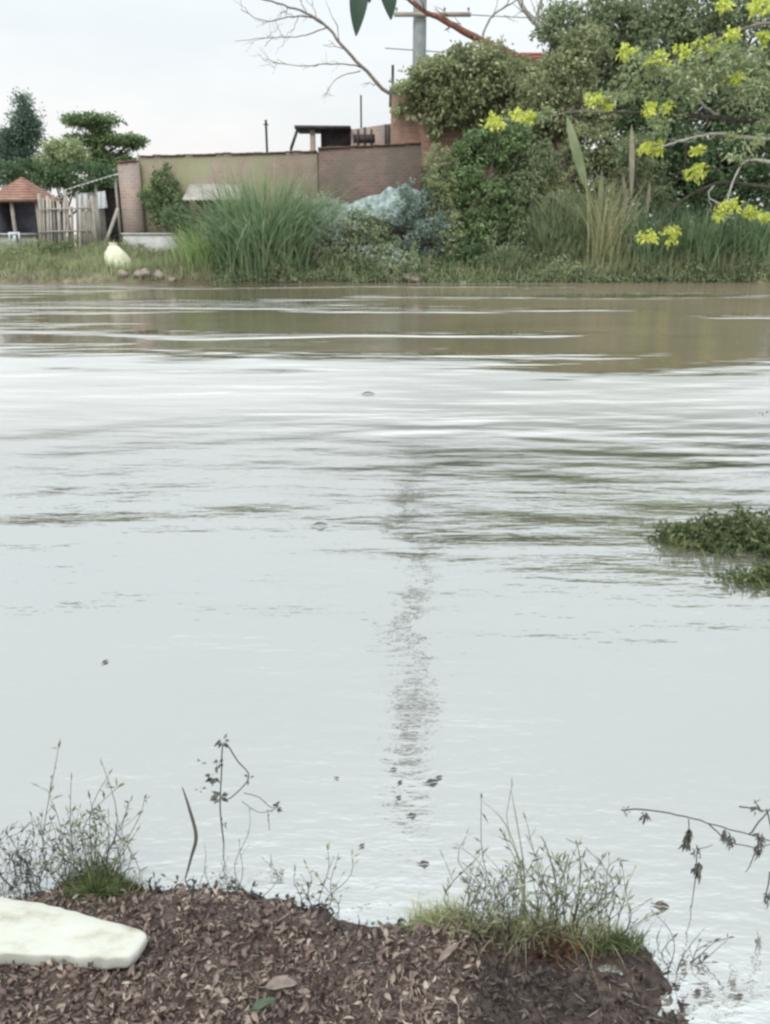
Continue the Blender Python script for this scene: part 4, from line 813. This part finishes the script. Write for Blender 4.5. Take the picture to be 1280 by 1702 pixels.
for (tx,ty) in ((97,1240),):
    b_=up_at(b0,100,1330); lf.blades(b_[None],np.array([.13]),np.array([3.]),np.array([.03]),np.array([.007]),6)
part('twigs',tw,M_twigw,root,True); part('leaves',lf,FM['sprig'],root)
tf=MB(); n=3200; cx=rng.normal(150,45,n); cy=rng.normal(1487,12,n); bs=np.array([gbase(min(max(a,25),250),min(max(b_,1462),1505)) for a,b_ in zip(cx,cy)])
hmask=.014+.065*np.exp(-((cx-170)/45)**2)
tf.blades(bs,hmask*rng.uniform(.5,1.6,n),rng.uniform(0,6.28,n),np.abs(rng.normal(0,.6,n)),.0035*rng.uniform(.6,1.5,n),4)
part('tuft',tf,FM['tuft'],root)
tf=MB(); n=420; cx=rng.normal(165,40,n); bs=np.array([gbase(min(max(a,100),235),1485+rng.uniform(-10,14)) for a in cx]); tf.blades(bs,.045*rng.uniform(.5,1.3,n),rng.uniform(0,6.28,n),np.abs(rng.normal(0,.5,n)),.005,4); part('red_leaves',tf,FM['redtuft'],root)
# far-left twiggy weed
b0=gbase(40,1480); root=thing('twiggy_weed','bare grey twiggy weed standing in the water at the left edge','weed',b0); tw,lf=MB(),MB()
for (bx,by,tx,ty) in ((20,1475,10,1385),(30,1478,25,1370),(45,1478,52,1360),(60,1475,60,1375),(70,1478,85,1365),(15,1480,-10,1400),(50,1480,30,1400),(75,1480,70,1420),(35,1480,42,1410),(85,1475,108,1370)):
    b_=gbase(bx,by); sprig(tw,lf,b_,up_at(b_,tx,ty),.0014,10,.022,.005,.12)
for _ in range(22):
    bx=rng.uniform(-15,95); b_=gbase(bx,1478); sprig(tw,lf,b_,up_at(b_,bx+rng.normal(0,22),rng.uniform(1375,1450)),.001,7,.02,.005,.16)
for a,c_ in (((10,1395),(60,1365)),((30,1375),(95,1368)),((15,1420),(70,1410)),((20,1450),(80,1430))):
    limb(tw,up_at(b0,*a),up_at(b0,*c_),.001,.0006,.15,6,4)
part('twigs',tw,M_twigw,root,True); part('leaves',lf,FM['wet'],root)
# reed blade
b0=gbase(305,1462); root=MB(); P0=up_at(b0,305,1462); pts=smoothp([b0,up_at(b0,318,1425),up_at(b0,326,1390),up_at(b0,315,1345),up_at(b0,303,1308)]); n=len(pts); t=np.linspace(0,1,n); ww=.0045*np.sin(np.clip(t,.03,.99)*math.pi)**.8+.0008
v=np.stack([pts-np.stack([ww,0*t,0*t],1),pts+np.stack([0*t,ww*.4,0*t],1),pts+np.stack([ww,0*t,0*t],1)],1).reshape(-1,3); i=np.arange(n-1)*3
root.add(v,[np.stack([i,i+1,i+4,i+3],1),np.stack([i+1,i+2,i+5,i+4],1)]); solo('reed_blade',root,FM['wet'],'single dark pointed blade standing in the water right of the left weed','reed',tuple(b0))
# small twig plant with bent top
b0=WZ(372,1400,0); b0[2]=-.02; root=thing('bent_twig','dark bent twig with leaf clusters rising from the calm water','twig',b0); tw,lf=MB(),MB()
path=[(372,1400),(366,1345),(368,1290),(372,1235),(395,1265),(414,1292),(385,1325),(368,1330)]
P_=smoothp([up_at(b0,*p) for p in path],4); P_[0][2]=-.02; tw.tube(P_,np.linspace(.0022,.0016,len(P_)),6)
P2=smoothp([up_at(b0,*p) for p in ((405,1318),(430,1325),(450,1342),(462,1342))],4); tw.tube(P2,.0012,5)
P3=smoothp([up_at(b0,*p) for p in ((402,1332),(430,1350),(458,1345))],4); tw.tube(P3,.001,5)
P4=smoothp([up_at(b0,*p) for p in ((445,1345),(448,1380))],4); tw.tube(P4,.001,5)
for px,py,nn,L_ in ((370,1232,14,.02),(362,1270,10,.022),(352,1292,16,.026),(365,1325,16,.024),(333,1268,4,.012),(333,1312,5,.014),(372,1365,5,.016),(413,1293,6,.014),(458,1343,10,.018),(448,1360,3,.01)):
    c_=up_at(b0,px,py); d_=unit(nn); lf.leaves(c_+d_*.006,d_,L_*rng.uniform(.6,1.2,nn),L_*.55)
part('twig_stem',tw,M_twigw,root,True); part('leaves',lf,FM['wet'],root)
# water weeds middle-left
def weedgroup(name,label,lst,base,mat,twmat=M_twigw,L=.025,Wd=.005,lv=5,r=.0011,group=None,extra=None):
    b0=gbase(*base); root=thing(name,label,'weed',b0,group); tw,lf=MB(),MB()
    for bx,by,tx,ty in lst:
        if len(lst)<9: tw=MB()
        b_=gbase(bx,by); sprig(tw,lf,b_,up_at(b_,tx,ty),r,lv,L,Wd,.15)
        if len(lst)<9: part('twig',tw,twmat,root,True)
    if len(lst)>=9: part('twigs',tw,twmat,root,True)
    part('leaves',lf,mat,root); return root
weedgroup('shoreline_sprig','thin straight shoots in the water behind the litter, right of the dark blade',[(395,1480,398,1400),(412,1485,415,1350),(375,1475,370,1440),(350,1475,340,1405),(435,1490,440,1430),(330,1475,345,1440)],(395,1480),FM['wet'],L=.016,Wd=.003,lv=2,group='sprigs at the near waterline')
weedgroup('shoreline_sprig','pale sprigs leaning right at the waterline in the middle of the near bank',[(500,1505,490,1450),(520,1510,510,1440),(535,1512,545,1415),(548,1515,585,1425),(545,1515,560,1430),(560,1520,530,1460),(525,1510,500,1475)],(540,1512),FM['sprig'],L=.024,Wd=.006,lv=10,r=.0014,group='sprigs at the near waterline')
weedgroup('shoreline_sprig','small dark curled sprigs standing on the crest of the litter',[(360,1495,366,1462),(380,1495,392,1470),(300,1490,296,1465),(265,1490,262,1468),(330,1490,322,1470),(405,1500,420,1475)],(360,1495),FM['wet'],L=.02,Wd=.009,lv=7,group='sprigs at the near waterline')
# right weeds
lst=[(770,1545,768,1410),(790,1548,800,1430),(800,1548,775,1390),(860,1555,835,1385),(870,1555,850,1310),(875,1555,800,1330),(880,1555,875,1365),(885,1555,880,1400),(870,1555,890,1420),(905,1560,925,1430),(920,1560,905,1415),(930,1560,960,1405),(950,1565,1000,1430),(960,1565,985,1450),(900,1560,945,1450),(840,1552,820,1460),(910,1560,910,1470),(970,1568,1040,1480),(890,1560,860,1450),(985,1570,1010,1470),(830,1552,860,1440),(945,1562,925,1480),(1010,1575,1090,1520)]
wr=weedgroup('right_weed','tall spiky weed with grey green shoots on the tip of the near bank',lst+[(float(a_),float(b_),float(a_+c_),float(e_)) for a_,b_,c_,e_ in zip(rng.uniform(770,1040,60),rng.uniform(1545,1575,60),rng.normal(0,30,60),rng.uniform(1420,1520,60))],(890,1558),FM['sprig'],L=.03,Wd=.006,lv=8,r=.0014)
tw=MB()
for (bx,by),pts in (((870,1555),((872,1480),(868,1420),(850,1315))),((868,1555),((866,1450),(840,1370),(800,1330))),((905,1560),((935,1460),(945,1420),(930,1440))),((910,1558),((925,1480),(905,1400),(890,1390))),((950,1560),((960,1500),(965,1440),(958,1395)))):
    b_=gbase(bx,by); Q=smoothp([b_]+[up_at(b_,*p) for p in pts],5); t=np.linspace(0,1,len(Q)); ww=.0022*(1-t)**.6+.0005; v=np.stack([Q-np.stack([ww,0*t,0*t],1),Q+np.stack([0*t,ww*.4,0*t],1),Q+np.stack([ww,0*t,0*t],1)],1).reshape(-1,3); i=np.arange(len(Q)-1)*3; tw.add(v,[np.stack([i,i+1,i+4,i+3],1),np.stack([i+1,i+2,i+5,i+4],1)])
part('blades',tw,FM['sprig'],wr)
def tuft(name,label,px,py,wx,hm,n,mat,lean=.7,az0=None,wd=.003,group=None):
    mb=MB(); cx=rng.normal(px,wx,n); bs=np.array([gbase(a,py+rng.normal(0,7)) for a in cx]); az=rng.uniform(0,6.28,n) if az0 is None else rng.normal(az0,.7,n)
    mb.blades(bs,hm*rng.uniform(.4,1.2,n),az,np.abs(rng.normal(0,lean,n)),wd*rng.uniform(.6,1.5,n),6,1.2); return solo(name,mb,mat,label,'grass clump',tuple(gbase(px,py)),group)
GN='small grass clumps on the near bank'
tuft('bent_grass','straw green grass clump bent over at the left of the tall spiky weed',740,1545,28,.085,900,FM['straw'],.9,wd=.0032,group=GN)
tuft('pale_grass','pale yellowish grass clump in the heart of the tall spiky weed',900,1560,42,.10,700,FM['straw'],.6,wd=.003,group=GN)
tuft('green_grass','light green grass clump right of the red brown plant clump',1025,1575,24,.07,420,FM['tuft'],.6,wd=.0035,group=GN)
tuft('green_grass','light green grass blades rising between the red clump and the bank tip',985,1572,16,.10,120,FM['straw'],.5,wd=.003,group=GN)
tuft('red_clump','low red brown withered plant clump at the foot of the tall spiky weed',935,1578,20,.045,420,FM['redtuft'],.8,wd=.007,group=GN)
# right sprigs at the bank tip
weedgroup('tip_sprig','wet bent twigs sticking out of the water beyond the tip of the bank',[(1120,1610,1118,1560),(1125,1612,1165,1550),(1140,1600,1185,1565),(1165,1600,1200,1570),(1130,1600,1210,1560),(1150,1608,1180,1600),(1110,1610,1090,1520)],(1130,1606),FM['wet'],L=.022,Wd=.006,lv=4,r=.0015)
# half sunken branch
b0=WZ(1290,1470,0); root=thing('sunken_branch','thin dead branch with clinging leaves arching over the water at the right edge','branch',b0); tw,lf=MB(),MB(); Yb=1.76
Q=lambda px,py:W(px,py,Yb)
for pts,r in (([(1032,1347),(1075,1346),(1140,1358),(1200,1375),(1260,1392),(1330,1420),(1380,1500)],.0020),([(1245,1388),(1275,1350),(1300,1330)],.002),([(1180,1372),(1215,1400),(1262,1408),(1300,1395)],.0018),([(1262,1395),(1250,1430),(1240,1450)],.0016),([(1145,1362),(1145,1410)],.0015),([(1160,1412),(1155,1470),(1148,1510)],.0016),([(1160,1412),(1185,1405)],.0012),([(1280,1450),(1272,1500)],.002),([(1230,1340),(1275,1348)],.002),([(1275,1345),(1290,1440),(1275,1500)],.002)):
    P_=smoothp([Q(*p) for p in pts],5); tw.tube(P_+rng.normal(size=P_.shape)*.0008,np.linspace(r,r*.6,len(P_)),6)
for px,py,nn,L_,dn in ((1042,1348,6,.016,0),(1072,1355,8,.03,1),(1145,1385,16,.035,1),(1143,1400,10,.03,1),(1160,1440,18,.04,1),(1158,1418,8,.02,0),(1205,1385,12,.03,1),(1215,1395,8,.03,1),(1262,1395,12,.025,0),(1255,1340,8,.025,0),(1262,1410,9,.03,1),(1275,1490,8,.03,1)):
    nn=nn*2; c_=Q(px,py); d_=unit(nn)*[.3,.3,.6] if dn else unit(nn); 
    if dn: d_[:,2]=-np.abs(d_[:,2])-.3
    d_/=np.linalg.norm(d_,axis=1)[:,None]; lf.leaves(c_+unit(nn)*[.006,.006,.014],d_,L_*rng.uniform(.4,.9,nn),L_*.22)
# foot of branch going into the water
tw.tube(smoothp([Q(1380,1500),Q(1390,1560),WZ(1400,1600,-.02)],4),.003,6)
tw.tube(smoothp([Q(1148,1505),WZ(1148,1530,-.01)],3),.001,5)
part('branch_stem',tw,M_twigw,root,True); part('leaves',lf,FM['wet'],root)
# ------------------------------------------------------------------ floating bits
for px,py,s_,az,lab in ((612,655,.16,0,'dark floating bit far out in the bright water near the middle'),(175,1100,.035,1.2,'dark upturned leaf floating alone on calm water at the left'),(532,873,.10,.1,'dark flat leaf drifting in the rippled water left of the pole reflection'),(602,1405,.018,.6,'small dark leaf floating just above the middle of the litter'),(560,1293,.014,0,'tiny pale leaf floating above the pale leaning sprigs'),(718,1300,.045,.25,'long dark leaf floating right of the end of the pole reflection'),(665,1300,.022,.9,'short leaf floating left of the long dark leaf'),(663,1325,.02,.7,'slanted leaf floating under the short leaf'),(685,1355,.028,.1,'thin leaf floating nearest the bank below the pole reflection'),(730,1292,.025,.5,'pointed leaf floating at the upper end of the long dark leaf'),(655,1278,.02,0,'small leaf floating at the very end of the pole reflection'),(705,1435,.03,0,'thin faint leaf floating above the straw green bent grass'),(1160,1648,.02,.3,'small dark leaf floating beyond the tip of the bank'),(1125,1640,.02,.2,'dark speck floating close against the tip of the bank'),(1100,1505,.04,-.2,'broad wet leaf floating right of the tall spiky weed'),(1230,1655,.016,.1,'tiny leaf floating near the bottom right corner')):
    c_=WZ(px,py,.003); k_=1.0
    bigleaf(px,py,s_,s_*.4,az,M_leafgreen if px in (532,) else M_twigw,lab,curl=.15,group='bits floating on the river',zl=.0035 if s_<.09 else .006,name='floating_leaf')
# ------------------------------------------------------------------ hanging leaves at the top edge
c_=W(622,-60,4.3); root=thing('hanging_leaves','two dark pointed leaves hanging down from an overhead twig at the top edge','leaves',c_)
mb=MB(); mb.tube(smoothp([W(560,-90,4.4),W(600,-55,4.3),W(640,-60,4.3),W(900,-160,4.6),W(1700,-420,5)],5),.006,7); part('twig',mb,M_twigw,root,True)
def nleaf(a,b_,wd):
    mb=MB(); A=W(*a,4.3); Bp=W(*b_,4.25); n=12; t=np.linspace(0,1,n); P_=A+(Bp-A)*t[:,None]; P_[:,1]-=.03*np.sin(t*math.pi); ww=wd*np.sin(np.clip(t**.8,.02,.995)*math.pi)**.8/2+.001
    v=np.stack([P_-np.stack([ww,0*t,0*t],1),P_+np.stack([0*t,ww*.35,0*t],1),P_+np.stack([ww,0*t,0*t],1)],1).reshape(-1,3); i=np.arange(n-1)*3
    mb.add(v,[np.stack([i,i+1,i+4,i+3],1),np.stack([i+1,i+2,i+5,i+4],1)]); part('leaf',mb,FM['near'],root,True)
mb=MB(); tw_=smoothp([W(900,-160,4.6),[1.2,7,5.2],[.6,8.6,5.6],[.25,9.,5.0],[.2,9.,4.15]],5); mb.tube(tw_,.008,6); part('twig',mb,M_twigw,root,True)
mb=MB()
for j in range(26):
    c0=np.array([rng.normal(.22,.13),9+rng.normal(0,.2),rng.uniform(4.15,4.95)]); n=7; d_=unit(n)*[.6,.6,.5]; d_[:,2]-=.5; d_/=np.linalg.norm(d_,axis=1)[:,None]; mb.leaves(c0+unit(n)*.05,d_,.13*rng.uniform(.6,1.2,n),.05)
part('foliage',mb,FM['near'],root)
nleaf((602,-55),(592,60),.085); nleaf((640,-60),(650,33),.085); nleaf((618,-56),(614,5),.06); nleaf((585,-60),(575,-5),.06)
# ------------------------------------------------------------------ world, sun, camera
wd=bpy.data.worlds.new('World'); S.world=wd; wd.use_nodes=True; nt=wd.node_tree; nt.nodes.clear()
out=nt.nodes.new('ShaderNodeOutputWorld')
SUN_EL,SUN_ROT=math.radians(52),math.radians(205)
sky=nt.nodes.new('ShaderNodeTexSky'); sky.sky_type='NISHITA'; sky.sun_disc=False; sky.sun_elevation=SUN_EL; sky.sun_rotation=SUN_ROT; sky.dust_density=3
b1=nt.nodes.new('ShaderNodeBackground'); b1.inputs[1].default_value=.10; nt.links.new(sky.outputs[0],b1.inputs[0])
tc=nt.nodes.new('ShaderNodeTexCoord').outputs['Generated']; sx=nt.nodes.new('ShaderNodeSeparateXYZ'); nt.links.new(tc,sx.inputs[0])
mp=nt.nodes.new('ShaderNodeMapping'); mp.inputs['Scale'].default_value=(1.6,1.6,5); nt.links.new(tc,mp.inputs[0])
cn=noise(nt,mp.outputs[0],2.2,5,.55)
ccol=ramp(nt,sx.outputs[2],[(0,G(1.0,.93,.89)),(.10,G(.97,.96,.94)),(.22,G(.87,.925,.94)),(.6,G(.80,.86,.89)),(1,G(.82,.87,.9))])
ccol=mixc(nt,mapr(nt,cn,.35,.7,0,.5),ccol,(.74,.79,.82))
b2=nt.nodes.new('ShaderNodeBackground'); nt.links.new(ccol,b2.inputs[0]); nt.links.new(mth(nt,'ADD',mapr(nt,sx.outputs[2],.1,.9,1.11,1.72,False),mapr(nt,sx.outputs[2],.62,.95,0,1.7)),b2.inputs[1])
mx=nt.nodes.new('ShaderNodeMixShader'); mx.inputs[0].default_value=.88; nt.links.new(b1.outputs[0],mx.inputs[1]); nt.links.new(b2.outputs[0],mx.inputs[2]); nt.links.new(mx.outputs[0],out.inputs[0])
L=bpy.data.lights.new('sun','SUN'); L.energy=1.6; L.angle=math.radians(15); L.color=(1,.97,.92); lo=bpy.data.objects.new('sun',L); COL.objects.link(lo)
az=SUN_ROT; sd=Vector((math.sin(az)*math.cos(SUN_EL),math.cos(az)*math.cos(SUN_EL),math.sin(SUN_EL))); lo.rotation_euler=sd.to_track_quat('Z','Y').to_euler(); lo.location=(0,-5,20)
cam=bpy.data.cameras.new('camera'); cam.sensor_fit='HORIZONTAL'; cam.sensor_width=36; cam.lens=36*F/1280; cam.clip_start=.05; cam.clip_end=4000
co=bpy.data.objects.new('camera',cam); COL.objects.link(co); co.location=(0,0,CAMZ); co.rotation_euler=(math.pi/2-PIT,0,0); S.camera=co
S.view_settings.view_transform='Standard'; S.view_settings.look='None'; S.view_settings.exposure=0; S.view_settings.gamma=1
S.render.engine='CYCLES'; S.cycles.filter_width=2.6; S.cycles.use_denoising=True; S.cycles.max_bounces=6; S.cycles.transparent_max_bounces=4
